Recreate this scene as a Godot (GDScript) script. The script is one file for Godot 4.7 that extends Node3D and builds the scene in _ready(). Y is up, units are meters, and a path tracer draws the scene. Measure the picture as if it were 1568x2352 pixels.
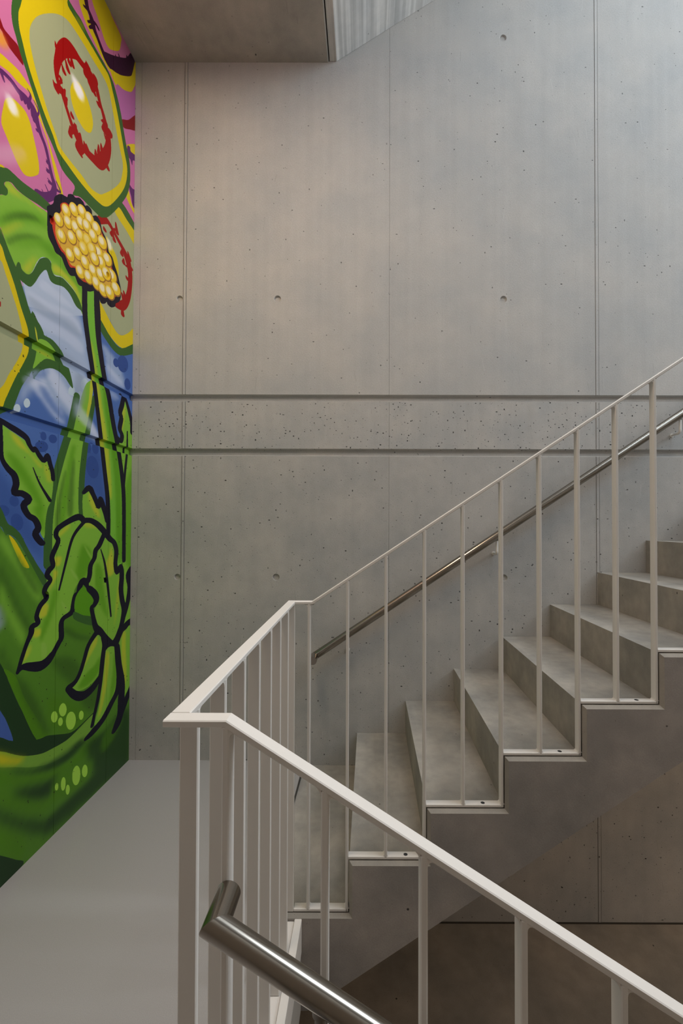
extends Node3D
# A concrete stairwell: painted wall at the left, landing, white flat-bar railings round the well.
# y is up, the back wall is the plane z = 0, the landing floor is y = 0.

const WALL_X := -1.3252          # face of the painted wall
const LOW_Y := -0.892            # lower floor
const GROOVES := [1.7135, 1.743, 2.0215, 2.050]
const FLIGHT_Z := 1.005          # outer face of the upper flight
const BAR := 0.028               # depth of the flat bars
const THICK := 0.010             # thickness of the flat bars
const FAR_Z := 0.994             # front edge of the upper railing
const NEAR_Z := 1.998            # front edge of the lower railing
const RAIL_L := -0.2765
const RAIL_R := -0.2485
const RISE := 0.18
const GOING := 0.27

var M := {}
var mesh_store := {}


func _ready() -> void:
	# ---- camera
	var cam := Camera3D.new()
	cam.name = "camera"
	cam.projection = Camera3D.PROJECTION_FRUSTUM
	cam.keep_aspect = Camera3D.KEEP_HEIGHT
	cam.near = 0.05
	cam.far = 60.0
	cam.size = 2.0 * cam.near * 1176.0 / 1075.0
	cam.frustum_offset = Vector2(-55.042, 11.2186) / 1075.0 * cam.near
	cam.position = Vector3(0, 1.326, 2.6373)
	cam.rotation = Vector3(0.0147, 0.0015, 0.0026)
	add_child(cam)
	cam.current = true
	# ---- sky, exposure
	var env := Environment.new()
	env.background_mode = Environment.BG_SKY
	var sky := Sky.new()
	var sm := ProceduralSkyMaterial.new()
	sm.sky_top_color = Color(0.55, 0.66, 0.80)
	sm.sky_horizon_color = Color(0.80, 0.84, 0.88)
	sm.ground_bottom_color = Color(0.35, 0.34, 0.32)
	sm.ground_horizon_color = Color(0.70, 0.72, 0.74)
	sky.sky_material = sm
	env.sky = sky
	env.background_energy_multiplier = 0.6
	env.tonemap_mode = Environment.TONE_MAPPER_LINEAR
	env.tonemap_exposure = 1.17
	env.sdfgi_enabled = true
	env.ssao_enabled = true
	env.ssil_enabled = true
	var we := WorldEnvironment.new()
	we.name = "world_environment"
	we.environment = env
	add_child(we)
	# ---- daylight: the tall stair window in the right hand wall, and the roof light over the well
	day_light("front_window_daylight", Vector3(3.5, 6.30, 3.50), Vector3(0, 0, -1), Vector2(4.0, 2.7), Color(0.88, 0.95, 1.0), 10.0)
	day_light("roof_daylight", Vector3(1.6, 8.05, 1.5), Vector3(0, -1, 0), Vector2(2.8, 0.9), Color(0.97, 0.985, 1.0), 12.5)
	day_light("right_window_daylight", Vector3(6.12, 5.2, 1.0), Vector3(-1, 0, 0), Vector2(1.6, 2.6), Color(0.92, 0.965, 1.0), 21.0)
	# the lamps of the house: one on the ceiling of the landing, one under the stair turn (built in ceiling_lamp)

	make_materials()
	build_room()
	build_staircase()
	build_overhead()
	build_lower_flight()
	build_landing_edge()
	build_upper_railing()
	build_lower_railing()
	build_wall_handrail()
	build_lower_handrail()
	ceiling_lamp("white ceiling lamp panel on the soffit over the landing", Vector3(-0.78, 3.962, 1.62), Vector2(0.3, 1.2), 2.1)
	ceiling_lamp("white ceiling lamp panel under the slab of the stair turn", Vector3(3.6, 1.80, 1.4), Vector2(0.3, 1.2), 2.2)


func day_light(called: String, at: Vector3, towards: Vector3, area: Vector2, colour: Color, energy: float) -> void:
	var l := AreaLight3D.new()
	l.name = called
	l.area_size = area
	l.light_color = colour
	l.light_energy = energy
	l.area_range = 20.0
	l.area_attenuation = 2.0
	l.shadow_enabled = true
	var up := Vector3.UP if absf(towards.y) < 0.9 else Vector3.FORWARD
	l.transform = Transform3D(Basis.looking_at(towards, up), at)
	add_child(l)


func ceiling_lamp(label: String, at: Vector3, area: Vector2, energy: float) -> void:
	var t := thing("ceiling_lamp", label, "lamp", "", at)
	var st := new_st()
	box(st, Vector3(-area.x * 0.5 - 0.01, -0.035, -area.y * 0.5 - 0.01), Vector3(area.x * 0.5 + 0.01, 0.0, area.y * 0.5 + 0.01), 0.003)
	obj("housing", st, M.white, t)
	st = new_st()
	box(st, Vector3(-area.x * 0.5, -0.040, -area.y * 0.5), Vector3(area.x * 0.5, -0.0345, area.y * 0.5))
	obj("diffuser", st, M.lamp, t)
	day_light("lamp_light", at + Vector3(0, -0.045, 0), Vector3(0, -1, 0), area, Color(1.0, 0.905, 0.79), energy)


# ------------------------------------------------------------------ mesh helpers
func new_st() -> SurfaceTool:
	var st := SurfaceTool.new()
	st.begin(Mesh.PRIMITIVE_TRIANGLES)
	return st


func tri(st: SurfaceTool, a: Vector3, b: Vector3, c: Vector3, n: Vector3) -> void:
	# front faces run clockwise seen from the side n points to
	var pts := [a, b, c] if (b - a).cross(c - a).dot(n) < 0.0 else [a, c, b]
	for p in pts:
		st.set_normal(n)
		st.set_uv(Vector2(p.z, p.y))
		st.add_vertex(p)


func quad(st: SurfaceTool, a: Vector3, b: Vector3, c: Vector3, d: Vector3, outward: Vector3) -> void:
	var n := (b - a).cross(c - a)
	if n.length() < 1e-12:
		n = (c - a).cross(d - a)
	if n.length() < 1e-12:
		return
	n = n.normalized()
	if n.dot(outward) < 0.0:
		n = -n
	tri(st, a, b, c, n)
	tri(st, a, c, d, n)


func box(st: SurfaceTool, lo: Vector3, hi: Vector3, c := 0.0) -> void:
	# a box whose twelve edges are chamfered by c
	var mid := (lo + hi) * 0.5
	var h := (hi - lo) * 0.5
	c = minf(c, minf(h.x, minf(h.y, h.z)) * 0.9)
	for ax in 3:
		var u := (ax + 1) % 3
		var v := (ax + 2) % 3
		for s in [-1.0, 1.0]:
			var p := []
			for k in [[-1, -1], [1, -1], [1, 1], [-1, 1]]:
				var q := Vector3.ZERO
				q[ax] = s * h[ax]
				q[u] = k[0] * (h[u] - c)
				q[v] = k[1] * (h[v] - c)
				p.append(mid + q)
			var n := Vector3.ZERO
			n[ax] = s
			quad(st, p[0], p[1], p[2], p[3], n)
	if c <= 0.0:
		return
	for ax in 3:
		var u := (ax + 1) % 3
		var v := (ax + 2) % 3
		for su in [-1.0, 1.0]:
			for sv in [-1.0, 1.0]:
				var p := []
				for k in [[-1, 0], [1, 0], [1, 1], [-1, 1]]:
					var q := Vector3.ZERO
					q[ax] = k[0] * (h[ax] - c)
					q[u] = su * (h[u] - (c if k[1] else 0.0))
					q[v] = sv * (h[v] - (0.0 if k[1] else c))
					p.append(mid + q)
				var n := Vector3.ZERO
				n[u] = su
				n[v] = sv
				quad(st, p[0], p[1], p[2], p[3], n)
	for sx in [-1.0, 1.0]:
		for sy in [-1.0, 1.0]:
			for sz in [-1.0, 1.0]:
				var s := Vector3(sx, sy, sz)
				tri(st, mid + s * Vector3(h.x, h.y - c, h.z - c), mid + s * Vector3(h.x - c, h.y, h.z - c), mid + s * Vector3(h.x - c, h.y - c, h.z), s.normalized())


func rect_section(w: float, h: float, c: float) -> PackedVector2Array:
	var x := w * 0.5
	var y := h * 0.5
	return PackedVector2Array([Vector2(-x + c, -y), Vector2(x - c, -y), Vector2(x, -y + c), Vector2(x, y - c), Vector2(x - c, y), Vector2(-x + c, y), Vector2(-x, y - c), Vector2(-x, -y + c)])


func round_section(r: float, n := 24) -> PackedVector2Array:
	var p := PackedVector2Array()
	for k in n:
		p.append(Vector2.from_angle(TAU * k / n) * r)
	return p


func sweep(st: SurfaceTool, path: Array, section: PackedVector2Array, smooth := false, up_hint := Vector3.UP, end_normals := []) -> void:
	# a section carried along a path with mitred corners and closed ends
	var n := path.size()
	var m := section.size()
	for k in n - 1:
		var a: Vector3 = path[k]
		var b: Vector3 = path[k + 1]
		var d := (b - a).normalized()
		var hint := up_hint if absf(d.dot(up_hint)) < 0.95 else Vector3.RIGHT
		var side := d.cross(hint).normalized()
		var up := side.cross(d)
		var m0 := d
		var m1 := d
		if k > 0:
			m0 = (d + (a - path[k - 1]).normalized()).normalized()
		elif end_normals.size():
			m0 = end_normals[0]
		if k < n - 2:
			m1 = (d + (path[k + 2] - b).normalized()).normalized()
		elif end_normals.size() > 1:
			m1 = end_normals[1]
		var r0 := []
		var r1 := []
		var nn := []
		for q in section:
			var o := side * q.x + up * q.y
			nn.append(o.normalized())
			r0.append(a + o - d * (o.dot(m0) / d.dot(m0)))
			r1.append(b + o - d * (o.dot(m1) / d.dot(m1)))
		for j in m:
			var i := (j + 1) % m
			if smooth:
				var vs := [[r0[j], nn[j]], [r1[j], nn[j]], [r1[i], nn[i]], [r0[i], nn[i]]]
				var order := [0, 1, 2, 0, 2, 3]
				var g: Vector3 = (vs[1][0] - vs[0][0]).cross(vs[2][0] - vs[0][0])
				if g.dot(nn[j] + nn[i]) > 0.0:
					order = [0, 2, 1, 0, 3, 2]
				for t in order:
					st.set_normal(vs[t][1])
					st.set_uv(Vector2(vs[t][0].z, vs[t][0].y))
					st.add_vertex(vs[t][0])
			else:
				quad(st, r0[j], r1[j], r1[i], r0[i], nn[j] + nn[i])
		if k == 0:
			for j in range(1, m - 1):
				tri(st, r0[0], r0[j], r0[j + 1], -m0)
		if k == n - 2:
			for j in range(1, m - 1):
				tri(st, r1[0], r1[j], r1[j + 1], m1)


func disc(st: SurfaceTool, at: Vector3, n: Vector3, r: float, seg := 20) -> void:
	var u := n.cross(Vector3.RIGHT if absf(n.x) < 0.9 else Vector3.UP).normalized()
	var v := n.cross(u)
	for k in seg:
		var a := TAU * k / seg
		var b := TAU * (k + 1) / seg
		tri(st, at, at + (u * cos(a) + v * sin(a)) * r, at + (u * cos(b) + v * sin(b)) * r, n)


func obj(called: String, st: SurfaceTool, material: Material, parent: Node = null) -> MeshInstance3D:
	var o := MeshInstance3D.new()
	o.name = called
	o.mesh = st.commit()
	o.material_override = material
	put(o, parent)
	return o


func put(o: Node, parent: Node = null) -> void:
	if parent == null:
		parent = self
	var called := String(o.name)
	if parent.has_node(NodePath(called)):
		var k := 1
		while parent.has_node(NodePath("%s_%03d" % [called, k])):
			k += 1
		o.name = "%s_%03d" % [called, k]
	parent.add_child(o, true)


func thing(called: String, label: String, category: String, kind := "", at := Vector3.ZERO) -> Node3D:
	var o := Node3D.new()
	o.name = called
	o.position = at
	put(o)
	tag(o, label, category, kind)
	return o


func tag(o: Node, label: String, category: String, kind := "") -> void:
	o.set_meta("label", label)
	o.set_meta("category", category)
	if kind:
		o.set_meta("kind", kind)


# ------------------------------------------------------------------ materials
func plain(c: Color, rough: float, metal := 0.0) -> StandardMaterial3D:
	var m := StandardMaterial3D.new()
	m.albedo_color = c
	m.roughness = rough
	m.metallic = metal
	return m


func noise_bytes(seed_: int, freq: float, w: int, h: int, octaves := 4, grow := 0) -> PackedByteArray:
	var n := FastNoiseLite.new()
	n.seed = seed_
	n.noise_type = FastNoiseLite.TYPE_SIMPLEX_SMOOTH
	n.frequency = freq
	n.fractal_octaves = octaves
	var im := n.get_seamless_image(w, h)
	if grow:
		im.resize(grow, grow, Image.INTERPOLATE_CUBIC)
	im.convert(Image.FORMAT_L8)
	return im.get_data()


func concrete(seed_: int, base: Color, mottling: float, streaks: float, pores: int, span: float, relief: float, rough := 0.82, big := 2048, pore_tone := 0.41) -> StandardMaterial3D:
	# formwork concrete: broad mottling, faint vertical runs, fine grain, and air pores with their own relief
	var s := 1024
	var broad := noise_bytes(seed_, 0.006, s, s, 5)
	var mid := noise_bytes(seed_ + 1, 0.03, s, s, 4)
	var runs := noise_bytes(seed_ + 2, 0.05, s, 16, 3, s)
	var fine := noise_bytes(seed_ + 3, 0.35, s, s, 2)
	var col := PackedByteArray()
	col.resize(s * s * 3)
	var hgt := PackedByteArray()
	hgt.resize(s * s)
	var r0 := base.r * 255.0
	var g0 := base.g * 255.0
	var b0 := base.b * 255.0
	for i in s * s:
		var a := (broad[i] - 127.5) / 127.5
		var b := (mid[i] - 127.5) / 127.5
		var f := (fine[i] - 127.5) / 127.5
		var v := 1.0 + mottling * (a * 0.75 + b * 0.30) + streaks * (runs[i] - 127.5) / 127.5 + 0.03 * f
		var w := a * 0.012
		col[i * 3] = clampi(int(r0 * (v + w)), 0, 255)
		col[i * 3 + 1] = clampi(int(g0 * v), 0, 255)
		col[i * 3 + 2] = clampi(int(b0 * (v - w)), 0, 255)
		hgt[i] = clampi(int(150.0 + 14.0 * b + 22.0 * f), 0, 255)
	var im := Image.create_from_data(s, s, false, Image.FORMAT_RGB8, col)
	var hm := Image.create_from_data(s, s, false, Image.FORMAT_L8, hgt)
	im.resize(big, big, Image.INTERPOLATE_CUBIC)
	hm.resize(big, big, Image.INTERPOLATE_CUBIC)
	var rng := RandomNumberGenerator.new()
	rng.seed = seed_ * 77 + 5
	var px := big / span
	for k in pores:
		var x := rng.randi_range(6, big - 7)
		var y := rng.randi_range(6, big - 7)
		var r := (0.0008 + 0.0032 * pow(rng.randf(), 5.0)) * px
		var dark := pore_tone + rng.randf_range(-0.19, 0.19)
		var stretch := rng.randf_range(0.7, 1.5)
		var ri := int(ceil(r * 1.6))
		for yy in range(-ri, ri + 1):
			for xx in range(-ri, ri + 1):
				var dd := Vector2(xx / stretch, yy * stretch).length() / r
				if dd < 1.25:
					var t := clampf((1.25 - dd) / 0.5, 0.0, 1.0)
					var c := im.get_pixel(x + xx, y + yy)
					im.set_pixel(x + xx, y + yy, c.lerp(Color(c.r * dark, c.g * dark, c.b * dark), t))
					var hh := hm.get_pixel(x + xx, y + yy).r
					hm.set_pixel(x + xx, y + yy, Color(lerpf(hh, hh * 0.35, t), 0, 0))
	# scuffs and drips
	for k in 110 + pores / 40:
		var x := rng.randi_range(10, big - 11)
		var y := rng.randi_range(10, big - 60)
		var l := rng.randi_range(6, 46)
		var light := rng.randf_range(1.02, 1.10) if rng.randf() < 0.6 else rng.randf_range(0.86, 0.97)
		var lean := rng.randf_range(-0.25, 0.25)
		for j in l:
			var xx := clampi(x + int(lean * j), 0, big - 2)
			var c := im.get_pixel(xx, y + j)
			im.set_pixel(xx, y + j, Color(minf(c.r * light, 1), minf(c.g * light, 1), minf(c.b * light, 1)))
	var m := plain(Color.WHITE, rough)
	m.albedo_texture = ImageTexture.create_from_image(im)
	m.uv1_triplanar = true
	m.uv1_world_triplanar = true
	m.uv1_scale = Vector3.ONE / span
	m.uv1_offset = Vector3(0.37, 0.21, 0.63)
	m.uv1_triplanar_sharpness = 8.0
	m.heightmap_enabled = true
	m.heightmap_texture = ImageTexture.create_from_image(hm)
	m.heightmap_scale = relief
	m.metallic_specular = 0.4
	return m


func tinted(m: StandardMaterial3D, c: Color, rough := -1.0) -> StandardMaterial3D:
	var t := m.duplicate() as StandardMaterial3D
	t.albedo_color = c
	if rough > 0.0:
		t.roughness = rough
	return t


func make_materials() -> void:
	M.wall = concrete(11, Color(0.748, 0.738, 0.726), 0.045, 0.014, 2600, 3.3, 0.12, 0.82, 2048, 0.62)
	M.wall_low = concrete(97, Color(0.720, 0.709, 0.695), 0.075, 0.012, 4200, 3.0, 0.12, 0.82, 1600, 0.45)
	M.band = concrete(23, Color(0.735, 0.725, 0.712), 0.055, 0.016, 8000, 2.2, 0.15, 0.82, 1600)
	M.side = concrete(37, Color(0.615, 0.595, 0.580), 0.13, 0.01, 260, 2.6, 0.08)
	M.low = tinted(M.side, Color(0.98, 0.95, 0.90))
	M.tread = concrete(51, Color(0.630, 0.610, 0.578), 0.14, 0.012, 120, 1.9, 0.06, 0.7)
	M.soffit = concrete(63, Color(0.655, 0.640, 0.615), 0.12, 0.01, 160, 2.8, 0.06, 0.82, 1024)
	M.boards = concrete(75, Color(0.760, 0.757, 0.750), 0.06, 0.16, 60, 1.5, 0.08, 0.82, 1024)
	M.floor = plain(Color(0.69, 0.675, 0.67), 0.32)
	var grain := FastNoiseLite.new()
	grain.seed = 5
	grain.frequency = 0.35
	grain.noise_type = FastNoiseLite.TYPE_SIMPLEX
	var gt := NoiseTexture2D.new()
	gt.width = 512
	gt.height = 512
	gt.seamless = true
	gt.noise = grain
	var ramp := Gradient.new()
	ramp.set_color(0, Color(0.92, 0.92, 0.92))
	ramp.set_color(1, Color(1.0, 1.0, 1.0))
	gt.color_ramp = ramp
	M.floor.albedo_texture = gt
	M.floor.uv1_triplanar = true
	M.floor.uv1_world_triplanar = true
	M.floor.uv1_scale = Vector3.ONE * 1.6
	M.white = plain(Color(0.90, 0.885, 0.865), 0.42)
	M.steel = plain(Color(0.62, 0.595, 0.56), 0.21, 1.0)
	M.steel_dull = plain(Color(0.50, 0.48, 0.455), 0.42, 1.0)
	M.zinc = plain(Color(0.42, 0.43, 0.44), 0.45, 1.0)
	M.seal = plain(Color(0.27, 0.25, 0.22), 0.8)
	M.plaster = plain(Color(0.66, 0.65, 0.63), 0.8)
	M.hall = plain(Color(0.74, 0.71, 0.68), 0.85)
	M.frame = plain(Color(0.30, 0.30, 0.31), 0.5, 0.6)
	M.lamp = plain(Color(0.95, 0.93, 0.9), 0.6)
	M.lamp.emission_enabled = true
	M.lamp.emission = Color(1.0, 0.90, 0.78)
	M.lamp.emission_energy_multiplier = 0.9
	M.glass = plain(Color(0.85, 0.92, 0.95, 0.08), 0.02)
	M.glass.transparency = BaseMaterial3D.TRANSPARENCY_ALPHA


# ------------------------------------------------------------------ the room
func face_rect(st: SurfaceTool, f: Callable, x0: float, x1: float, y0: float, y1: float, n: Vector3, holes: Array) -> void:
	# a flat face, f(x, y) -> point, with round tie holes [x, y, r] let into it
	if x1 - x0 < 1e-5 or y1 - y0 < 1e-5:
		return
	for h in holes:
		var q: float = h[2] * 1.6
		var a := maxf(h[0] - q, x0)
		var b := minf(h[0] + q, x1)
		var c := maxf(h[1] - q, y0)
		var d := minf(h[1] + q, y1)
		if h[0] - h[2] <= x0 or h[0] + h[2] >= x1 or h[1] - h[2] <= y0 or h[1] + h[2] >= y1:
			continue
		var rest := holes.filter(func(k): return k != h)
		face_rect(st, f, x0, a, y0, y1, n, rest)
		face_rect(st, f, b, x1, y0, y1, n, rest)
		face_rect(st, f, a, b, y0, c, n, rest)
		face_rect(st, f, a, b, d, y1, n, rest)
		var seg := 32
		for k in seg:
			var t0 := TAU * k / seg
			var t1 := TAU * (k + 1) / seg
			var p := [Vector2(cos(t0), sin(t0)), Vector2(cos(t1), sin(t1))]
			var e := []
			for v in p:
				var w: Vector2 = v / maxf(absf(v.x), absf(v.y))
				e.append(Vector2(clampf(h[0] + w.x * q, a, b), clampf(h[1] + w.y * q, c, d)))
			var i0: Vector2 = Vector2(h[0], h[1]) + p[0] * h[2]
			var i1: Vector2 = Vector2(h[0], h[1]) + p[1] * h[2]
			quad(st, f.call(i0.x, i0.y, 0.0), f.call(e[0].x, e[0].y, 0.0), f.call(e[1].x, e[1].y, 0.0), f.call(i1.x, i1.y, 0.0), n)
			# the sides of the recess, slightly conical, and its floor
			var j0: Vector2 = Vector2(h[0], h[1]) + p[0] * h[2] * 0.86
			var j1: Vector2 = Vector2(h[0], h[1]) + p[1] * h[2] * 0.86
			var mid: Vector2 = (i0 + i1) * 0.5
			var to_axis: Vector3 = f.call(h[0], h[1], 0.0) - f.call(mid.x, mid.y, 0.0)
			quad(st, f.call(i0.x, i0.y, 0.0), f.call(i1.x, i1.y, 0.0), f.call(j1.x, j1.y, 0.010), f.call(j0.x, j0.y, 0.010), to_axis)
			tri(st, f.call(h[0], h[1], 0.009), f.call(j0.x, j0.y, 0.010), f.call(j1.x, j1.y, 0.010), n)
		return
	quad(st, f.call(x0, y0, 0.0), f.call(x1, y0, 0.0), f.call(x1, y1, 0.0), f.call(x0, y1, 0.0), n)


func wall_panel(f: Callable, x0: float, x1: float, y0: float, y1: float, n: Vector3, edge: Array, holes: Array) -> SurfaceTool:
	# one formwork field: flat front, edges sloping 20 mm back into the joints; edge = widths at left, right, bottom, top
	var st := new_st()
	var a: float = x0 + edge[0]
	var b: float = x1 - edge[1]
	var c: float = y0 + edge[2]
	var d: float = y1 - edge[3]
	face_rect(st, f, a, b, c, d, n, holes)
	var dp := 0.02
	var mid: Vector3 = f.call((x0 + x1) * 0.5, (y0 + y1) * 0.5, 0.0)
	for e in [[a, c, a, d, x0, y1, x0, y0], [b, c, b, d, x1, y1, x1, y0], [a, c, b, c, x1, y0, x0, y0], [a, d, b, d, x1, y1, x0, y1]]:
		var p0: Vector3 = f.call(e[0], e[1], 0.0)
		var p1: Vector3 = f.call(e[2], e[3], 0.0)
		quad(st, p0, p1, f.call(e[4], e[5], dp), f.call(e[6], e[7], dp), (p0 + p1) * 0.5 - mid + n * 0.001)
	return st


func build_room() -> void:
	# ---- back wall: core, formwork fields and joint strips
	var wb := thing("wall_back", "grey fair-faced concrete back wall with two horizontal grooves and round tie holes", "wall", "structure")
	var st := new_st()
	box(st, Vector3(WALL_X - 0.3, LOW_Y - 0.2, -0.30), Vector3(6.45, 8.3, -0.02))
	obj("core", st, M.wall, wb)
	var holes := [[-1.0615, 2.6011, 0.0175], [-0.506, 2.6011, 0.0195], [0.7753, 2.6011, 0.0195], [-1.0615, 1.0242, 0.0175], [-0.506, 1.0242, 0.0195], [0.7753, 1.0242, 0.0195], [0.7753, 4.1067, 0.0195], [2.05, 2.6011, 0.0195], [2.05, 4.1067, 0.0195]]
	var f := func(x, y, dep): return Vector3(x, y, -dep)
	var cols := [WALL_X, -1.288, -1.0415, -1.0250, 0.128, 1.296, 1.3135, 2.60, 6.20]
	var gap := [0.0005, 0.0007, 0.0016, 0.0016, 0.0005, 0.0013, 0.0013, 0.0008, 0.0005]
	var rows := [[LOW_Y - 0.2, GROOVES[0], 0.001, 0.006, "low"], [GROOVES[1], GROOVES[2], 0.006, 0.006, "band"], [GROOVES[3], 8.2, 0.006, 0.001, "wall"]]
	for r in rows:
		for k in cols.size() - 1:
			var narrow: bool = cols[k + 1] - cols[k] < 0.03
			var own := holes.filter(func(h): return h[0] > cols[k] and h[0] < cols[k + 1] and h[1] > r[0] and h[1] < r[1])
			# groove lips reach 6 mm into the fields above and below
			var pst := wall_panel(f, cols[k], cols[k + 1], r[0], r[1], Vector3.BACK, [gap[k], gap[k + 1], r[2], r[3]], own)
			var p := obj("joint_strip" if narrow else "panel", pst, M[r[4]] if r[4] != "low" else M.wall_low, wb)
			if narrow:
				p.position.z = 0.0012
	# ---- painted wall
	var wl := thing("wall_left", "concrete wall painted with giant pink, yellow and green flowers and leaves", "wall", "structure")
	st = new_st()
	box(st, Vector3(WALL_X - 0.30, LOW_Y - 0.2, -0.02), Vector3(WALL_X - 0.02, 8.3, 3.6))
	obj("core", st, M.wall, wl)
	var paint := paint_mural()
	var g := func(z, y, dep): return Vector3(WALL_X - dep, y, z)
	var zc := [-0.02, 0.231, 0.631, 1.25, 2.4, 3.6]
	var mholes := [[0.6912, 2.5994, 0.0175], [0.2600, 2.5955, 0.0175], [0.6943, 1.0248, 0.0175], [0.2590, 1.0330, 0.0175]]
	var yrows := [[-0.35, GROOVES[0], 0.001, 0.006], [GROOVES[1], 1.9, 0.006, 0.0], [1.9, GROOVES[2], 0.0, 0.006], [GROOVES[3], 4.02, 0.006, 0.001], [4.02, 8.2, 0.001, 0.001]]
	for r in yrows:
		for k in zc.size() - 1:
			var own := mholes.filter(func(h): return h[0] > zc[k] and h[0] < zc[k + 1] and h[1] > r[0] and h[1] < r[1])
			var pst := wall_panel(g, zc[k], zc[k + 1], r[0], r[1], Vector3.RIGHT, [0.0009, 0.0009, r[2], r[3]], own)
			var mat: Material = M.wall
			if r[0] < 4.0:
				mat = M.wall if k > 2 else paint[0] if r[0] >= 1.9 else paint[1]
			obj("panel", pst, mat, wl)
	for r in [[GROOVES[0], GROOVES[1], 1], [GROOVES[2], GROOVES[3], 0]]:
		for k in [0, 3]:
			st = new_st()
			var z1: float = SPAN_Z if k == 0 else 3.6
			var z0: float = -0.02 if k == 0 else SPAN_Z
			quad(st, g.call(z0, r[0] - 0.001, 0.0195), g.call(z1, r[0] - 0.001, 0.0195), g.call(z1, r[1] + 0.001, 0.0195), g.call(z0, r[1] + 0.001, 0.0195), Vector3.RIGHT)
			obj("groove_floor", st, M.wall if k else paint[r[2]], wl)
	# ---- landing floor
	var fl := thing("floor", "smooth grey coated landing floor beside the painted wall", "floor", "structure")
	st = new_st()
	box(st, Vector3(WALL_X - 0.1, -0.345, -0.01), Vector3(-0.345, 0.0, 1.03))
	box(st, Vector3(WALL_X - 0.1, -0.345, 1.03), Vector3(-0.2790, 0.0, 3.55))
	obj("slab", st, M.floor, fl)
	st = new_st()
	box(st, Vector3(-0.345, -0.03, 0.0), Vector3(-0.3425, 0.0002, 1.0))
	obj("joint_seal", st, M.seal, fl)
	# ---- lower floor
	var lf := thing("floor_lower", "dark concrete lower floor under the stair flight", "floor", "structure")
	st = new_st()
	box(st, Vector3(WALL_X - 0.1, LOW_Y - 0.25, -0.1), Vector3(6.3, LOW_Y, 3.6))
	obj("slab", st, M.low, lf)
	st = new_st()
	box(st, Vector3(0.2, LOW_Y, 0.0), Vector3(3.6, LOW_Y + 0.006, 0.006))
	obj("joint_seal", st, M.seal, lf)
	# ---- right wall with its window, hall wall behind the camera, roof
	var wr := thing("wall_right", "concrete wall at the right end of the stairwell with a high window", "wall", "structure")
	wall_with_opening(wr, Vector3(6.20, LOW_Y - 0.2, -0.02), Vector3(6.45, 8.3, 3.6), 2, 0.15, 1.85, 3.85, 6.55)
	var wf := thing("wall_front", "plain wall of the hall behind the viewer with a wide high window", "wall", "structure")
	wall_with_opening(wf, Vector3(WALL_X - 0.3, LOW_Y - 0.2, 3.6), Vector3(6.45, 8.3, 3.85), 0, 1.45, 5.55, 4.90, 7.70)
	window_unit("window_1", "high window in the right end wall of the stairwell", 2, 6.32, 0.15, 1.85, 3.85, 6.55)
	window_unit("window_2", "wide high window in the wall behind the viewer", 0, 3.72, 1.45, 5.55, 4.90, 7.70)
	var ro := thing("ceiling_roof", "concrete roof slab high over the stairwell", "ceiling", "structure")
	st = new_st()
	box(st, Vector3(WALL_X - 0.3, 8.2, -0.3), Vector3(6.45, 8.5, 3.85))
	obj("slab", st, M.soffit, ro)
	# ---- upper landing: the ceiling over the landing
	var ce := thing("ceiling", "stained grey concrete soffit of the upper landing above the painted wall", "ceiling", "structure")
	st = new_st()
	box(st, Vector3(WALL_X - 0.02, 3.962, -0.01), Vector3(-0.2205, 4.31, 3.56), 0.006)
	obj("slab", st, M.soffit, ce)


func wall_with_opening(parent: Node, lo: Vector3, hi: Vector3, ax: int, a: float, b: float, c: float, d: float) -> void:
	# a wall along axis ax (0 or 2) with an opening from a to b and from height c to d
	var st := new_st()
	for r in [[lo[ax], hi[ax], lo.y, c], [lo[ax], hi[ax], d, hi.y], [lo[ax], a, c, d], [b, hi[ax], c, d]]:
		var p := lo
		var q := hi
		p[ax] = r[0]
		q[ax] = r[1]
		p.y = r[2]
		q.y = r[3]
		box(st, p, q)
	obj("masonry", st, M.hall, parent)


func window_unit(called: String, label: String, ax: int, at: float, a: float, b: float, c: float, d: float) -> void:
	var t := thing(called, label, "window", "structure")
	var other := 2 - ax
	var n := int(round((b - a) / 0.9))
	var st := new_st()
	var bars := [[a, b, c, c + 0.05], [a, b, d - 0.05, d]]
	for k in n + 1:
		var m := lerpf(a + 0.025, b - 0.025, float(k) / n)
		bars.append([m - 0.025, m + 0.025, c + 0.05, d - 0.05])
	for r in bars:
		var p := Vector3(0, r[2], 0)
		var q := Vector3(0, r[3], 0)
		p[ax] = r[0]
		q[ax] = r[1]
		p[other] = at - 0.03
		q[other] = at + 0.03
		box(st, p, q, 0.003)
	obj("frame", st, M.frame, t)
	for k in n:
		var p := Vector3(0, c + 0.05, 0)
		var q := Vector3(0, d - 0.05, 0)
		p[ax] = lerpf(a + 0.025, b - 0.025, float(k) / n) + 0.025
		q[ax] = lerpf(a + 0.025, b - 0.025, float(k + 1) / n) - 0.025
		p[other] = at - 0.003
		q[other] = at + 0.003
		st = new_st()
		box(st, p, q)
		obj("pane", st, M.glass, t)


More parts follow.
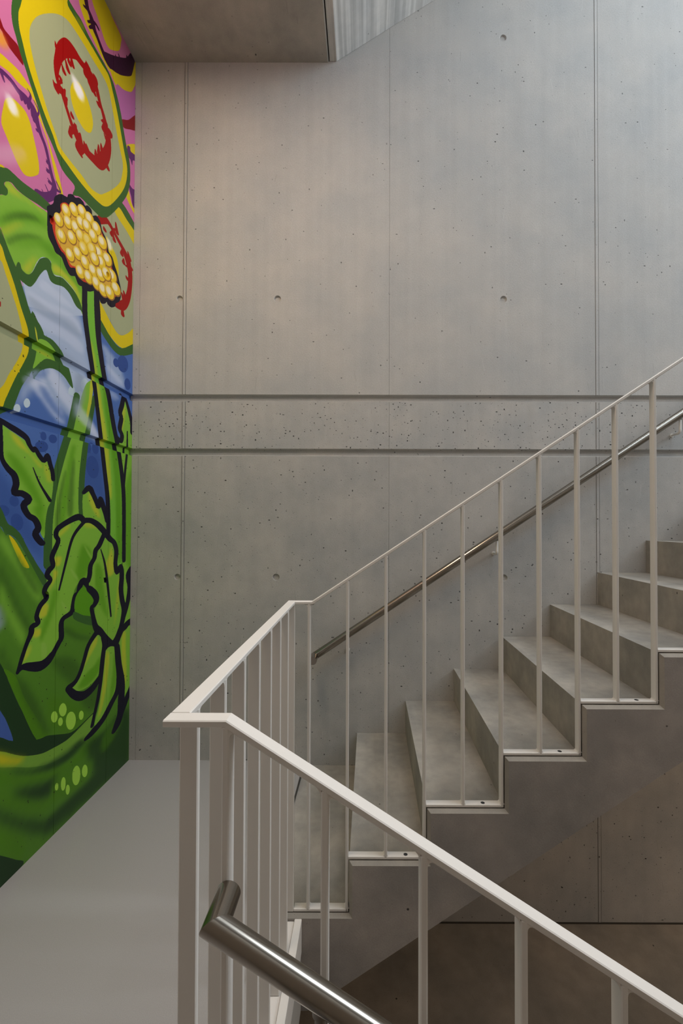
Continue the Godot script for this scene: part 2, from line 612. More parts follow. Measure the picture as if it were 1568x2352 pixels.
# ------------------------------------------------------------------ stairs
func flight_piece(x0: float, x1: float, low: float, top: float, soff: Callable, z0: float, z1: float, c: float, skew: float) -> SurfaceTool:
	# one step of the flight: riser at x0, tread from x0 to x1, its slice of the waist below; c chamfers the outer edges
	var st := new_st()
	var back := func(x, y): return Vector3(x, y, z0)
	var edge := func(x, y): return Vector3(x - skew, y, z1 - c)
	var face := func(x, y): return Vector3(x - skew, y, z1)
	# riser and tread
	quad(st, back.call(x0, low), back.call(x0, top), edge.call(x0, top), edge.call(x0, low), Vector3.LEFT)
	quad(st, back.call(x0, top), back.call(x1, top), edge.call(x1, top), edge.call(x0, top), Vector3.UP)
	# chamfers along riser and tread
	quad(st, edge.call(x0, low), edge.call(x0, top), face.call(x0 + c, top - c), face.call(x0 + c, low - c), Vector3(-1, 0, 1))
	quad(st, edge.call(x0, top), edge.call(x1, top), face.call(x1 + c, top - c), face.call(x0 + c, top - c), Vector3(0, 1, 1))
	# outer face, soffit, inner face
	quad(st, face.call(x0 + c, top - c), face.call(x1 + c, top - c), face.call(x1 + c, soff.call(x1 + c)), face.call(x0 + c, soff.call(x0 + c)), Vector3.BACK)
	quad(st, face.call(x0 + c, soff.call(x0 + c)), face.call(x1 + c, soff.call(x1 + c)), back.call(x1 + c, soff.call(x1 + c)), back.call(x0 + c, soff.call(x0 + c)), Vector3(0.5, -1, 0))
	quad(st, back.call(x0, top), back.call(x1, top), back.call(x1, soff.call(x1)), back.call(x0, soff.call(x0)), Vector3.FORWARD)
	quad(st, back.call(x1, top), edge.call(x1, top), face.call(x1 + c, soff.call(x1)), back.call(x1, soff.call(x1)), Vector3.RIGHT)
	return st


func build_staircase() -> void:
	var t := thing("concrete_staircase", "bare concrete stair flight rising to the right along the back wall", "stairs")
	var soff := func(x): return maxf(-0.2221 + 0.6603 * x, -0.348)
	# the bearing piece in the landing, then twelve steps
	var st := flight_piece(-0.340, -0.2015, -0.05, -0.0237, soff, 0.0015, FLIGHT_Z, 0.011, 0.008)
	st.append_from(flight_piece(-0.2015, -0.0474, -0.0237, -0.0237, soff, 0.0015, FLIGHT_Z, 0.011, 0.008).commit(), 0, Transform3D())
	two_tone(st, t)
	for k in range(1, 12):
		var x := -0.0474 + GOING * (k - 1)
		st = flight_piece(x, x + GOING, -0.0237 + RISE * (k - 1), -0.0237 + RISE * k, soff, 0.0015, FLIGHT_Z, 0.011, 0.008)
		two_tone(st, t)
	# the upper turn of the stair
	st = new_st()
	box(st, Vector3(2.92, 1.80, 0.0015), Vector3(6.195, 2.136, 3.0), 0.01)
	obj("turn_slab", st, M.side, t)


func two_tone(st: SurfaceTool, parent: Node) -> void:
	# treads and risers are trowelled, the string and soffit are as struck from the mould
	var arr := st.commit().surface_get_arrays(0)
	var v: PackedVector3Array = arr[Mesh.ARRAY_VERTEX]
	var n: PackedVector3Array = arr[Mesh.ARRAY_NORMAL]
	var a := new_st()
	var b := new_st()
	for i in range(0, v.size(), 3):
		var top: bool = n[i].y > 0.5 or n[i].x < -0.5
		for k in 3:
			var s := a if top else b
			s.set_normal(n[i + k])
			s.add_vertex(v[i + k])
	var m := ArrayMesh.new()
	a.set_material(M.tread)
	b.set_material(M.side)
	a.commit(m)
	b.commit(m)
	var o := MeshInstance3D.new()
	o.name = "step"
	o.mesh = m
	put(o, parent)


func build_overhead() -> void:
	# the next flight up, of which the photograph shows the soffit
	var t := thing("overhead_stair_flight", "board-marked soffit of the next stair flight sloping up to the right overhead", "stairs")
	var st := new_st()
	var x0 := -0.2145
	var prof := [Vector2(x0, 3.968), Vector2(-0.1752, 3.968), Vector2(3.0, 3.968 + 3.1752 * 0.640), Vector2(3.0, 6.36), Vector2(x0, 4.33)]
	extrude(st, prof, 0.0015, FLIGHT_Z)
	obj("waist_slab", st, M.boards, t)
	var u := thing("return_stair_flight", "concrete return flight over the viewer from the stair turn to the upper landing", "stairs")
	st = new_st()
	extrude(st, [Vector2(2.92, 1.80), Vector2(3.0, 2.136), Vector2(-0.15, 4.31), Vector2(-0.2145, 4.31), Vector2(-0.2145, 3.90)], 2.03, 3.05)
	obj("waist_slab", st, M.boards, u)


func extrude(st: SurfaceTool, prof: Array, z0: float, z1: float) -> void:
	var n := prof.size()
	var mid := Vector2.ZERO
	for p in prof:
		mid += p / n
	for k in n:
		var a: Vector2 = prof[k]
		var b: Vector2 = prof[(k + 1) % n]
		var o := Vector2(b.y - a.y, a.x - b.x)
		if o.dot((a + b) * 0.5 - mid) < 0.0:
			o = -o
		quad(st, Vector3(a.x, a.y, z0), Vector3(b.x, b.y, z0), Vector3(b.x, b.y, z1), Vector3(a.x, a.y, z1), Vector3(o.x, o.y, 0))
	var poly := PackedVector2Array(prof)
	var ids := Geometry2D.triangulate_polygon(poly)
	for z in [z0, z1]:
		for k in range(0, ids.size(), 3):
			tri(st, Vector3(poly[ids[k]].x, poly[ids[k]].y, z), Vector3(poly[ids[k + 1]].x, poly[ids[k + 1]].y, z), Vector3(poly[ids[k + 2]].x, poly[ids[k + 2]].y, z), Vector3(0, 0, 1.0 if z == z1 else -1.0))


func build_lower_flight() -> void:
	var t := thing("lower_stair_flight", "concrete stair flight leading down to the right below the near railing", "stairs")
	for k in range(1, 6):
		var st := new_st()
		var x := -0.218 + GOING * (k - 1)
		extrude(st, [Vector2(x, -0.0237 - RISE * k), Vector2(x + GOING, -0.0237 - RISE * k), Vector2(x + GOING, maxf(LOW_Y, -0.345 - RISE * k)), Vector2(x, maxf(LOW_Y, -0.345 - RISE * (k - 1)))], 1.96, 3.05)
		if k < 5:
			obj("step", st, M.tread, t)


func build_landing_edge() -> void:
	var t := thing("landing_edge_trim", "white steel strip and fascia along the landing edge below the railing", "trim")
	var st := new_st()
	box(st, Vector3(-0.2425, -0.148, 1.0065), Vector3(-0.2180, -0.0335, 1.962), 0.0015)
	obj("fascia", st, M.white, t)
	st = new_st()
	box(st, Vector3(-0.2785, -0.052, 1.0065), Vector3(-0.2440, -0.0420, 1.962), 0.0015)
	obj("bearing_strip", st, M.white, t)
	st = new_st()
	box(st, Vector3(-0.2785, -0.345, 1.0065), Vector3(-0.2200, -0.1485, 1.962), 0.002)
	obj("slab_edge", st, M.plaster, t)


# ------------------------------------------------------------------ railings
func flat_bar(parent: Node, a: Vector3, b: Vector3, wide_x: bool, rail_dir := Vector3.ZERO, foot := 0.0) -> void:
	# an upright flat bar between two points; wide_x: its wide side faces along z
	var st := new_st()
	var w := BAR if wide_x else THICK
	var d := THICK if wide_x else BAR
	box(st, Vector3(a.x - w * 0.5, a.y, a.z - d * 0.5), Vector3(a.x + w * 0.5, b.y, a.z + d * 0.5), 0.0018)
	# weld fillets: under the rail on both sides, and at the foot where foot is set
	if rail_dir != Vector3.ZERO:
		var across := Vector3(BAR * 0.5 - 0.0018, 0, 0) if wide_x else Vector3(0, 0, BAR * 0.5 - 0.0018)
		var flat := Vector3(rail_dir.x, 0, rail_dir.z).normalized()
		var lift := rail_dir.y / Vector2(rail_dir.x, rail_dir.z).length()
		for e in [-1.0, 1.0]:
			weld(st, Vector3(a.x, b.y - 0.0025, a.z) + e * THICK * 0.5 * (flat + Vector3.UP * lift), rail_dir * e, Vector3.DOWN, 0.011, across)
			if foot:
				weld(st, Vector3(a.x, foot, a.z) + flat * e * THICK * 0.5, flat * e, Vector3.UP, 0.006, across)
	obj("baluster", st, M.white, parent)


func weld(st: SurfaceTool, at: Vector3, along: Vector3, out: Vector3, r: float, depth: Vector3) -> void:
	# a small concave fillet where a bar meets the rail: along the rail, out along the bar, across the depth
	var pts := []
	var seg := 5
	for k in seg + 1:
		var a := PI * 0.5 * k / seg
		pts.append(at + along * (r * (1.0 - sin(a))) + out * (r * (1.0 - cos(a))))
	for k in seg:
		var p: Vector3 = pts[k]
		var q: Vector3 = pts[k + 1]
		quad(st, p - depth, q - depth, q + depth, p + depth, along + out)
		tri(st, at - depth, p - depth, q - depth, -depth.normalized())
		tri(st, at + depth, p + depth, q + depth, depth.normalized())


func screw_head(parent: Node, at: Vector3) -> void:
	var st := new_st()
	disc(st, at + Vector3(0, 0.0004, 0), Vector3.UP, 0.0072)
	for k in 20:
		var a := TAU * k / 20.0
		var b := TAU * (k + 1) / 20.0
		var p := Vector3(cos(a), 0, sin(a)) * 0.0072
		var q := Vector3(cos(b), 0, sin(b)) * 0.0072
		quad(st, at + p, at + q, at + q + Vector3(0, 0.0004, 0), at + p + Vector3(0, 0.0004, 0), p + q)
	var s := obj("screw", st, M.zinc, parent)
	st = new_st()
	box(st, at + Vector3(-0.0046, 0.0004, -0.0011), at + Vector3(0.0046, 0.0009, 0.0011))
	box(st, at + Vector3(-0.0011, 0.0004, -0.0046), at + Vector3(0.0011, 0.0009, 0.0046))
	obj("cross_slot", st, M.frame, s)


func far_rail_y(x: float) -> float:
	return 1.0475 + maxf(0.0, x + 0.188) * 0.6615


func near_rail_y(x: float) -> float:
	return 1.053 - maxf(0.0, x + 0.191) * 0.637


func build_upper_railing() -> void:
	var t := thing("stair_railing", "white flat-bar railing around the landing edge and up the rising stair flight", "railing")
	var zc := FAR_Z - BAR * 0.5
	var xc := (RAIL_L + RAIL_R) * 0.5
	# handrail flat: from the near corner along the landing, round the far corner and up the flight
	var st := new_st()
	var xe := 2.75
	sweep(st, [Vector3(xc, 1.053, NEAR_Z - BAR - 0.0006), Vector3(xc, 1.0475, zc), Vector3(-0.188, 1.0475, zc), Vector3(xe, far_rail_y(xe), zc)], rect_section(BAR, THICK, 0.0016))
	obj("top_rail", st, M.white, t)
	# bars along the landing edge
	for k in 8:
		var z := FAR_Z - THICK * 0.5 + 0.1349 * k
		var y := 1.0475 + 0.0055 * (z - zc) / (NEAR_Z - FAR_Z)
		flat_bar(t, Vector3(xc, -0.0418 if k else -0.0215, z), Vector3(xc, y - 0.003, z), true, Vector3.BACK)
	# steps: a base flat on each tread, an upright against each riser, one between
	for k in range(0, 11):
		var xr := -0.0593 + GOING * k
		var yb := -0.0205 + RISE * k
		var xl := RAIL_R if k == 0 else xr - GOING
		if k > 0:
			xl = xr - GOING
		st = new_st()
		box(st, Vector3(xl, yb, FAR_Z - BAR), Vector3(xr - 0.002, yb + THICK, FAR_Z), 0.0016)
		obj("base_flat", st, M.white, t)
		var x := xr - THICK * 0.5
		var slope := Vector3(1, 0.6615, 0).normalized()
		flat_bar(t, Vector3(x, yb, zc), Vector3(x, far_rail_y(x) - 0.0035, zc), false, slope, yb + THICK)
		x -= GOING * 0.5
		flat_bar(t, Vector3(x, yb + 0.005, zc), Vector3(x, far_rail_y(x) - 0.0035, zc), false, slope if k else Vector3.RIGHT, yb + THICK)
		if k > 0:
			screw_head(t, Vector3(xr - 0.070, yb + THICK, zc + 0.002))


func build_lower_railing() -> void:
	var t := thing("stair_railing", "white flat-bar railing sloping down to the right in front of the viewer", "railing")
	var zc := NEAR_Z - BAR * 0.5
	var st := new_st()
	var xe := 1.12
	sweep(st, [Vector3(-0.2755, 1.053, zc), Vector3(-0.191, 1.053, zc), Vector3(xe, near_rail_y(xe), zc)], rect_section(BAR, THICK, 0.0016))
	obj("top_rail", st, M.white, t)
	for k in 10:
		var x := -0.1853 - THICK * 0.5 + 0.135 * k
		var yb := maxf(LOW_Y + 0.002, -0.0205 - RISE * (1 + floorf((x + 0.218) / GOING)))
		flat_bar(t, Vector3(x, yb, zc), Vector3(x, near_rail_y(x) - 0.0035, zc), false, Vector3(1, -0.637, 0).normalized(), 0.0)
		if k % 2 == 0 and k < 8:
			st = new_st()
			box(st, Vector3(x, yb, NEAR_Z - BAR), Vector3(x + GOING - 0.012, yb + THICK, NEAR_Z), 0.0016)
			obj("base_flat", st, M.white, t)


func build_wall_handrail() -> void:
	var t := thing("wall_handrail", "round stainless steel handrail on the back wall beside the rising steps", "handrail")
	var z := 0.072
	var y := func(x): return 0.600 + (x + 0.285) * 0.6625
	var st := new_st()
	sweep(st, [Vector3(-0.2795, y.call(-0.2795), 0.165), Vector3(-0.2795, y.call(-0.2795), z), Vector3(2.8, y.call(2.8), z)], round_section(0.0212, 28), true)
	obj("tube", st, M.steel, t)
	for x in [-0.100, 0.716, 1.722, 2.55]:
		bracket(t, Vector3(x, y.call(x), z), 0.0212, 0.080, 0.0, M.white)


func bracket(parent: Node, at: Vector3, r: float, drop: float, z_end: float, m: Material) -> void:
	# a pin under the tube that turns back to what carries it
	var st := new_st()
	var path := [at + Vector3(0, -r * 0.8, 0), at + Vector3(0, -r - drop + 0.018, 0)]
	for k in range(1, 5):
		var a := PI * 0.5 * k / 4.0
		path.append(at + Vector3(0, -r - drop + 0.018 - 0.018 * sin(a), -0.018 * (1.0 - cos(a))))
	path.append(Vector3(at.x, at.y - r - drop, z_end))
	sweep(st, path, round_section(0.0065, 14), true, Vector3.RIGHT)
	var b := obj("bracket", st, m, parent)
	st = new_st()
	sweep(st, [at + Vector3(0, -r * 0.85, 0), at + Vector3(0, -r - 0.006, 0)], round_section(0.0095, 16), true, Vector3.RIGHT)
	obj("saddle", st, M.steel_dull, b)
	st = new_st()
	sweep(st, [Vector3(at.x, at.y - r - drop, z_end + 0.004), Vector3(at.x, at.y - r - drop, z_end)], round_section(0.0105, 20), true)
	obj("rosette", st, m, b)


func build_lower_handrail() -> void:
	var t := thing("lower_handrail", "thick brushed stainless steel handrail in front of the near railing with mitred return", "handrail")
	var z := 2.052
	var r := 0.0162
	var y := func(x): return 0.8285 - (x + 0.1840) * 0.655
	var st := new_st()
	sweep(st, [Vector3(-0.184, y.call(-0.184), NEAR_Z + 0.001), Vector3(-0.184, y.call(-0.184), z), Vector3(1.05, y.call(1.05), z)], round_section(r, 40), true)
	obj("tube", st, M.steel, t)
	for x in [-0.0553, 0.7547]:
		bracket(t, Vector3(x, y.call(x), z), r, 0.055, NEAR_Z, M.steel_dull)


# ------------------------------------------------------------------ the mural, painted in wall millimetres (along z, up y)
const CANVAS_W := 800
const CANVAS_H := 4096
const SPAN_Z := 1.25
const LOW := -0.075
const HIGH := 4.02
var canvas: Image
var PAINT := {}


func to_canvas(z: float, y: float) -> Vector2:
	return Vector2((z * 0.001 + 0.02) / (SPAN_Z + 0.02) * CANVAS_W, (HIGH - y * 0.001) / (HIGH - LOW) * CANVAS_H)


func smoothed(p: PackedVector2Array, closed: bool, steps: int) -> PackedVector2Array:
	var out := PackedVector2Array()
	var n := p.size()
	for k in (n if closed else n - 1):
		var a := p[(k - 1 + n) % n] if closed or k > 0 else p[0]
		var b := p[k]
		var c := p[(k + 1) % n]
		var d := p[(k + 2) % n] if closed or k < n - 2 else p[n - 1]
		for s in steps:
			out.append(b.cubic_interpolate(c, a, d, float(s) / steps))
	if not closed:
		out.append(p[n - 1])
	return out


func fill_shape(im: Image, p: PackedVector2Array, c: Color) -> void:
	var n := p.size()
	var top := 1e9
	var bottom := -1e9
	for q in p:
		top = minf(top, q.y)
		bottom = maxf(bottom, q.y)
	var w := im.get_width()
	for y in range(maxi(0, int(floor(top))), mini(im.get_height() - 1, int(ceil(bottom))) + 1):
		var yy := y + 0.5
		var xs := PackedFloat32Array()
		for k in n:
			var a := p[k]
			var b := p[(k + 1) % n]
			if (a.y <= yy) != (b.y <= yy):
				xs.append(a.x + (yy - a.y) / (b.y - a.y) * (b.x - a.x))
		xs.sort()
		for k in range(0, xs.size() - 1, 2):
			var x0 := maxi(0, int(round(xs[k])))
			var x1 := mini(w, int(round(xs[k + 1])))
			if x1 > x0:
				im.fill_rect(Rect2i(x0, y, x1 - x0, 1), c)


func fill(c: String, soft: int, v: Array) -> void:
	var p := PackedVector2Array()
	for k in range(0, v.size(), 2):
		p.append(to_canvas(v[k], v[k + 1]))
	fill_shape(canvas, smoothed(p, true, 4) if soft else p, PAINT[c])


func stroke(c: String, v: Array) -> void:
	# a painted line: z, y and width in millimetres at each point; the wall is drawn squeezed along z as the painter's lines are
	var p := PackedVector2Array()
	var w := PackedVector2Array()
	for k in range(0, v.size(), 3):
		var q: float = 1325.2 / (2637.3 - v[k])
		p.append(Vector2(v[k], v[k + 1]))
		w.append(Vector2(v[k + 2], q))
	var sp := smoothed(p, false, 4)
	var sw := smoothed(w, false, 4)
	var left := PackedVector2Array()
	var right := PackedVector2Array()
	var m := sp.size()
	for k in m:
		var a := sp[maxi(k - 1, 0)]
		var b := sp[mini(k + 1, m - 1)]
		var q: float = sw[k].y
		var d := Vector2((b.x - a.x) * q, b.y - a.y).normalized()
		var o := Vector2(-d.y, d.x) * sw[k].x * 0.5
		left.append(to_canvas(sp[k].x + o.x / q, sp[k].y + o.y))
		right.append(to_canvas(sp[k].x - o.x / q, sp[k].y - o.y))
	# each short length on its own, so that tight bends stay filled, and round ends
	for k in m - 1:
		fill_shape(canvas, PackedVector2Array([left[k], left[k + 1], right[k + 1], right[k]]), PAINT[c])
	for k in m:
		var e := PackedVector2Array()
		var r := sw[k].x * 0.48
		for j in 10:
			e.append(to_canvas(sp[k].x + cos(TAU * j / 10.0) * r / sw[k].y, sp[k].y + sin(TAU * j / 10.0) * r))
		fill_shape(canvas, e, PAINT[c])


func spray(c: String, alpha: float, blur: int, v: Array) -> void:
	# a soft spray-can patch: drawn small, enlarged smoothly, laid over
	var p := PackedVector2Array()
	var lo := Vector2(1e9, 1e9)
	var hi := -lo
	for k in range(0, v.size(), 2):
		var q := to_canvas(v[k], v[k + 1])
		p.append(q)
		lo = lo.min(q)
		hi = hi.max(q)
	var cell := Vector2(blur * 0.40, blur * 0.44)
	lo = (lo - cell * 3.0).max(Vector2(-250, -250)).floor()
	hi = (hi + cell * 3.0).min(Vector2(CANVAS_W + 250, CANVAS_H + 250)).ceil()
	var size := hi - lo
	var small := Vector2i((size / cell).ceil()).max(Vector2i(4, 4))
	var col: Color = PAINT[c]
	var im := Image.create_empty(small.x * 4, small.y * 4, false, Image.FORMAT_RGBA8)
	im.fill(Color(col, 0.0))
	for k in p.size():
		p[k] = (p[k] - lo) / size * Vector2(small * 4)
	fill_shape(im, smoothed(p, true, 3), Color(col, alpha))
	im.resize(small.x * 2, small.y * 2, Image.INTERPOLATE_BILINEAR)
	im.resize(small.x, small.y, Image.INTERPOLATE_BILINEAR)
	while im.get_width() * 2 < int(size.x) or im.get_height() * 2 < int(size.y):
		im.resize(im.get_width() * 2, im.get_height() * 2, Image.INTERPOLATE_BILINEAR)
	im.resize(int(size.x), int(size.y), Image.INTERPOLATE_BILINEAR)
	canvas.blend_rect(im, Rect2i(Vector2i.ZERO, im.get_size()), Vector2i(lo))


func paint_material(im: Image, z0: float, z1: float, y0: float, y1: float) -> StandardMaterial3D:
	var m := plain(Color.WHITE, 0.40)
	m.albedo_texture = ImageTexture.create_from_image(im)
	m.texture_repeat = false
	m.uv1_scale = Vector3(1.0 / (z1 - z0), -1.0 / (y1 - y0), 1)
	m.uv1_offset = Vector3(-z0 / (z1 - z0), y1 / (y1 - y0), 0)
	m.metallic_specular = 0.3
	return m


func paint_mural() -> Array:
	PAINT["pink"] = Color(0.768, 0.423, 0.600)
	PAINT["pink2"] = Color(0.769, 0.433, 0.585)
	PAINT["pinkdeep"] = Color(0.700, 0.396, 0.608)
	PAINT["palepink"] = Color(0.864, 0.717, 0.780)
	PAINT["crimson"] = Color(0.499, 0.028, 0.071)
	PAINT["orange"] = Color(0.864, 0.591, 0.130)
	PAINT["orangered"] = Color(0.759, 0.214, 0.130)
	PAINT["yellow"] = Color(0.818, 0.714, 0.057)
	PAINT["darkyellow"] = Color(0.507, 0.507, 0.067)
	PAINT["purple"] = Color(0.356, 0.138, 0.373)
	PAINT["darkpurple"] = Color(0.205, 0.054, 0.172)
	PAINT["white"] = Color(0.935, 0.902, 0.902)
	PAINT["red"] = Color(0.591, 0.009, 0.018)
	PAINT["sage"] = Color(0.625, 0.633, 0.491)
	PAINT["darkgreen"] = Color(0.213, 0.357, 0.151)
	PAINT["leaf"] = Color(0.494, 0.683, 0.215)
	PAINT["leaf2"] = Color(0.539, 0.705, 0.278)
	PAINT["leaf3"] = Color(0.440, 0.605, 0.207)
	PAINT["yellowgreen"] = Color(0.728, 0.728, 0.188)
	PAINT["midgreen"] = Color(0.341, 0.566, 0.080)
	PAINT["shadegreen"] = Color(0.224, 0.368, 0.107)
	PAINT["navy"] = Color(0.063, 0.055, 0.129)
	PAINT["blue"] = Color(0.287, 0.404, 0.647)
	PAINT["blue2"] = Color(0.246, 0.343, 0.586)
	PAINT["deepblue"] = Color(0.188, 0.287, 0.530)
	PAINT["paleblue"] = Color(0.683, 0.728, 0.809)
	PAINT["white2"] = Color(0.782, 0.800, 0.871)
	PAINT["greyblue"] = Color(0.548, 0.593, 0.674)
	PAINT["icegrey"] = Color(0.728, 0.782, 0.817)
	PAINT["ochre"] = Color(0.826, 0.633, 0.214)
	PAINT["brown"] = Color(0.591, 0.403, 0.172)
	PAINT["kernel"] = Color(0.885, 0.726, 0.155)
	PAINT["stem"] = Color(0.449, 0.683, 0.206)
	PAINT["lowgreen"] = Color(0.309, 0.486, 0.132)
	PAINT["deepgreen"] = Color(0.116, 0.217, 0.106)
	PAINT["grass"] = Color(0.295, 0.484, 0.068)
	PAINT["dot"] = Color(0.621, 0.801, 0.272)
	PAINT["pore"] = Color(0.120, 0.143, 0.076)
	canvas = Image.create_empty(CANVAS_W, CANVAS_H, false, Image.FORMAT_RGBA8)
	canvas.fill(PAINT.pink)
	mural_shapes()
	# air pores of the concrete, filled with shadowed paint
	var rng := RandomNumberGenerator.new()
	rng.seed = 4711
	for k in 420:
		var y := int(CANVAS_H * (0.45 + 0.55 * rng.randf()))
		var x := rng.randi_range(2, CANVAS_W - 5)
		canvas.fill_rect(Rect2i(x, y, rng.randi_range(1, 4), rng.randi_range(2, 5)), PAINT.pore)
	var half := CANVAS_H / 2
	var up := canvas.get_region(Rect2i(0, 0, CANVAS_W, half + 64))
	var down := canvas.get_region(Rect2i(0, half, CANVAS_W, half))
	up.resize(CANVAS_W, 2048, Image.INTERPOLATE_CUBIC)
	var per := (HIGH - LOW) / CANVAS_H
	return [paint_material(up, -0.02, SPAN_Z, HIGH - per * (half + 64), HIGH), paint_material(down, -0.02, SPAN_Z, LOW, HIGH - per * half)]


func mural_shapes() -> void:
	fill("blue", 0, [1277, 2099, -100, 2548, -153, -72, 1252, 629])
	fill("lowgreen", 0, [1321, 1455, 944, 1314, 917, 1280, 901, 1283, 861, 1261, 815, 1204, 757, 1125, 712, 1066, 701, 1127, 666, 1282, 659, 1354, -56, 1365, -105, -1082, 1299, 148])
	fill("crimson", 1, [1263, 2974, 1214, 3003, 1187, 2945, 1211, 2823, 1288, 2719, 1317, 2799])
	fill("yellow", 1, [1247, 2733, 1171, 2798, 1121, 2766, 1101, 2657, 1117, 2518, 1177, 2410, 1252, 2366, 1292, 2436, 1294, 2601])
	fill("purple", 1, [1240, 2699, 1183, 2746, 1145, 2718, 1130, 2626, 1142, 2523, 1188, 2438, 1244, 2406, 1272, 2464, 1274, 2603])
	fill("pink2", 1, [1236, 2676, 1189, 2713, 1162, 2684, 1150, 2608, 1159, 2527, 1192, 2462, 1238, 2437, 1258, 2484, 1260, 2605])
	fill("yellow", 1, [1220, 2630, 1195, 2648, 1180, 2588, 1192, 2518, 1221, 2500, 1234, 2550])
	fill("darkgreen", 1, [1271, 1755, 1186, 1758, 1116, 1661, 1092, 1528, 1132, 1371, 1202, 1253, 1290, 1230])
	fill("leaf", 1, [1265, 1723, 1198, 1728, 1144, 1643, 1121, 1525, 1156, 1394, 1215, 1288, 1280, 1268])
	fill("crimson", 1, [1060, 3120, 1003, 3163, 977, 3148, 959, 3129, 923, 3132, 885, 3135, 860, 3091, 894, 3086, 936, 3086, 959, 3098, 976, 3110, 1059, 3087])
	spray("orange", 0.80, 30, [994, 3095, 963, 3107, 941, 3096, 945, 3067, 975, 3049, 1001, 3050])
	fill("yellow", 1, [1076, 2977, 975, 3022, 935, 3034, 884, 3046, 834, 3042, 810, 3038, 774, 2987, 732, 2938, 696, 2888, 659, 2836, 634, 2794, 617, 2752, 636, 2738, 661, 2782, 686, 2832, 717, 2903, 746, 2938, 780, 2971, 807, 3007, 838, 3012, 888, 2998, 930, 2994, 974, 2978, 1076, 2938])
	stroke("purple", [1056, 2913, 12, 974, 2959, 15, 947, 2969, 16, 915, 2972, 19, 882, 2967, 23, 838, 2974, 29, 801, 2969, 26, 784, 2936, 23, 762, 2905, 19, 734, 2878, 16, 713, 2835, 13, 694, 2789, 16, 676, 2759, 20, 684, 2712, 25, 730, 2668, 32, 768, 2650, 39])
	stroke("purple", [974, 2954, 4, 954, 2937, 7, 965, 2956, 10])
	stroke("purple", [882, 2971, 4, 870, 2946, 7, 860, 2977, 11])
	stroke("purple", [863, 2974, 4, 851, 2950, 7, 843, 2982, 11])
	stroke("purple", [838, 3019, 4, 820, 3010, 8, 832, 2973, 11])
	stroke("purple", [843, 2974, 4, 832, 2947, 8, 822, 2982, 11])
	stroke("purple", [802, 3006, 4, 774, 2983, 7, 806, 2932, 9, 814, 2966, 11])
	stroke("purple", [795, 2938, 4, 779, 2937, 8, 800, 2926, 11])
	stroke("purple", [779, 2918, 4, 768, 2912, 8, 784, 2902, 11])
	stroke("purple", [727, 2828, 4, 707, 2824, 8, 721, 2820, 12])
	stroke("purple", [726, 2793, 4, 697, 2795, 8, 720, 2785, 12])
	stroke("purple", [717, 2756, 4, 685, 2752, 8, 708, 2747, 12])
	stroke("purple", [731, 2719, 4, 701, 2692, 8, 719, 2688, 12])
	stroke("purple", [750, 2685, 4, 730, 2668, 8, 752, 2656, 11])
	stroke("purple", [664, 2783, 5, 636, 2759, 8, 661, 2749, 12])
	fill("yellow", 1, [946, 2880, 914, 2912, 881, 2921, 847, 2922, 821, 2900, 804, 2865, 788, 2830, 771, 2782, 769, 2741, 786, 2716, 822, 2685, 852, 2674, 882, 2688, 911, 2715, 939, 2745, 962, 2771, 964, 2797, 958, 2833])
	spray("white", 0.95, 22, [946, 2897, 924, 2914, 900, 2907, 883, 2886, 890, 2866, 913, 2852, 936, 2863])
	spray("palepink", 0.50, 40, [994, 2876, 920, 2964, 882, 2956, 946, 2893, 993, 2833])
	spray("palepink", 0.45, 40, [990, 2672, 878, 2763, 839, 2766, 858, 2714, 942, 2641, 989, 2618])
	fill("yellow", 1, [1018, 2569, 968, 2621, 941, 2621, 967, 2584, 1017, 2546])
	fill("yellow", 1, [525, 3728, 482, 3776, 444, 3733, 401, 3719, 365, 3706, 323, 3683, 257, 3668, 275, 3648, 352, 3654, 416, 3667, 477, 3683])
	fill("pink2", 1, [457, 3832, 394, 3774, 328, 3712, 249, 3718, 138, 3809, 38, 3935, -14, 4053, 238, 4084])
	fill("yellow", 1, [431, 3862, 363, 3803, 320, 3767, 286, 3760, 251, 3777, 178, 3848, 160, 3906, 161, 3946, 254, 3956, 324, 3985])
	stroke("darkpurple", [475, 3802, 22, 460, 3766, 25, 425, 3753, 28, 413, 3730, 31, 397, 3719, 30, 365, 3706, 24, 323, 3688, 31, 284, 3688, 49, 204, 3736, 60, 109, 3814, 62, 53, 3877, 54, 33, 3951, 30])
	stroke("darkpurple", [489, 3742, 7, 460, 3757, 14])
	stroke("darkpurple", [455, 3703, 7, 402, 3756, 11, 370, 3762, 15])
	stroke("darkpurple", [443, 3688, 7, 409, 3729, 14])
	stroke("darkpurple", [263, 3731, 8, 245, 3708, 16])
	stroke("darkpurple", [232, 3750, 8, 222, 3725, 16])
	stroke("darkpurple", [210, 3788, 8, 190, 3757, 16])
	stroke("darkpurple", [179, 3824, 8, 153, 3794, 16])
	stroke("darkpurple", [141, 3827, 8, 119, 3823, 16])
	stroke("darkpurple", [95, 3902, 8, 89, 3863, 17])
	stroke("darkpurple", [189, 3712, 15, 165, 3692, 8])
	stroke("darkpurple", [147, 3748, 15, 117, 3737, 8])
	fill("yellow", 1, [262, 3664, 203, 3704, 147, 3744, 57, 3827, 32, 3876, 4, 3964, -11, 3918, 9, 3806, 45, 3749, 126, 3684, 202, 3635])
	fill("pinkdeep", 1, [202, 3636, 126, 3685, 45, 3748, -7, 3827, -11, 3622, 132, 3508])
	fill("crimson", 1, [142, 3506, 73, 3565, -10, 3663, -12, 3583, 52, 3529, 122, 3480])
	fill("yellow", 1, [95, 3404, -14, 3496, -15, 3436, 54, 3392])
	fill("purple", 1, [82, 3412, 52, 3429, 44, 3411, -15, 3431, -16, 3401, 19, 3380, 27, 3346, 48, 3362, 79, 3364])
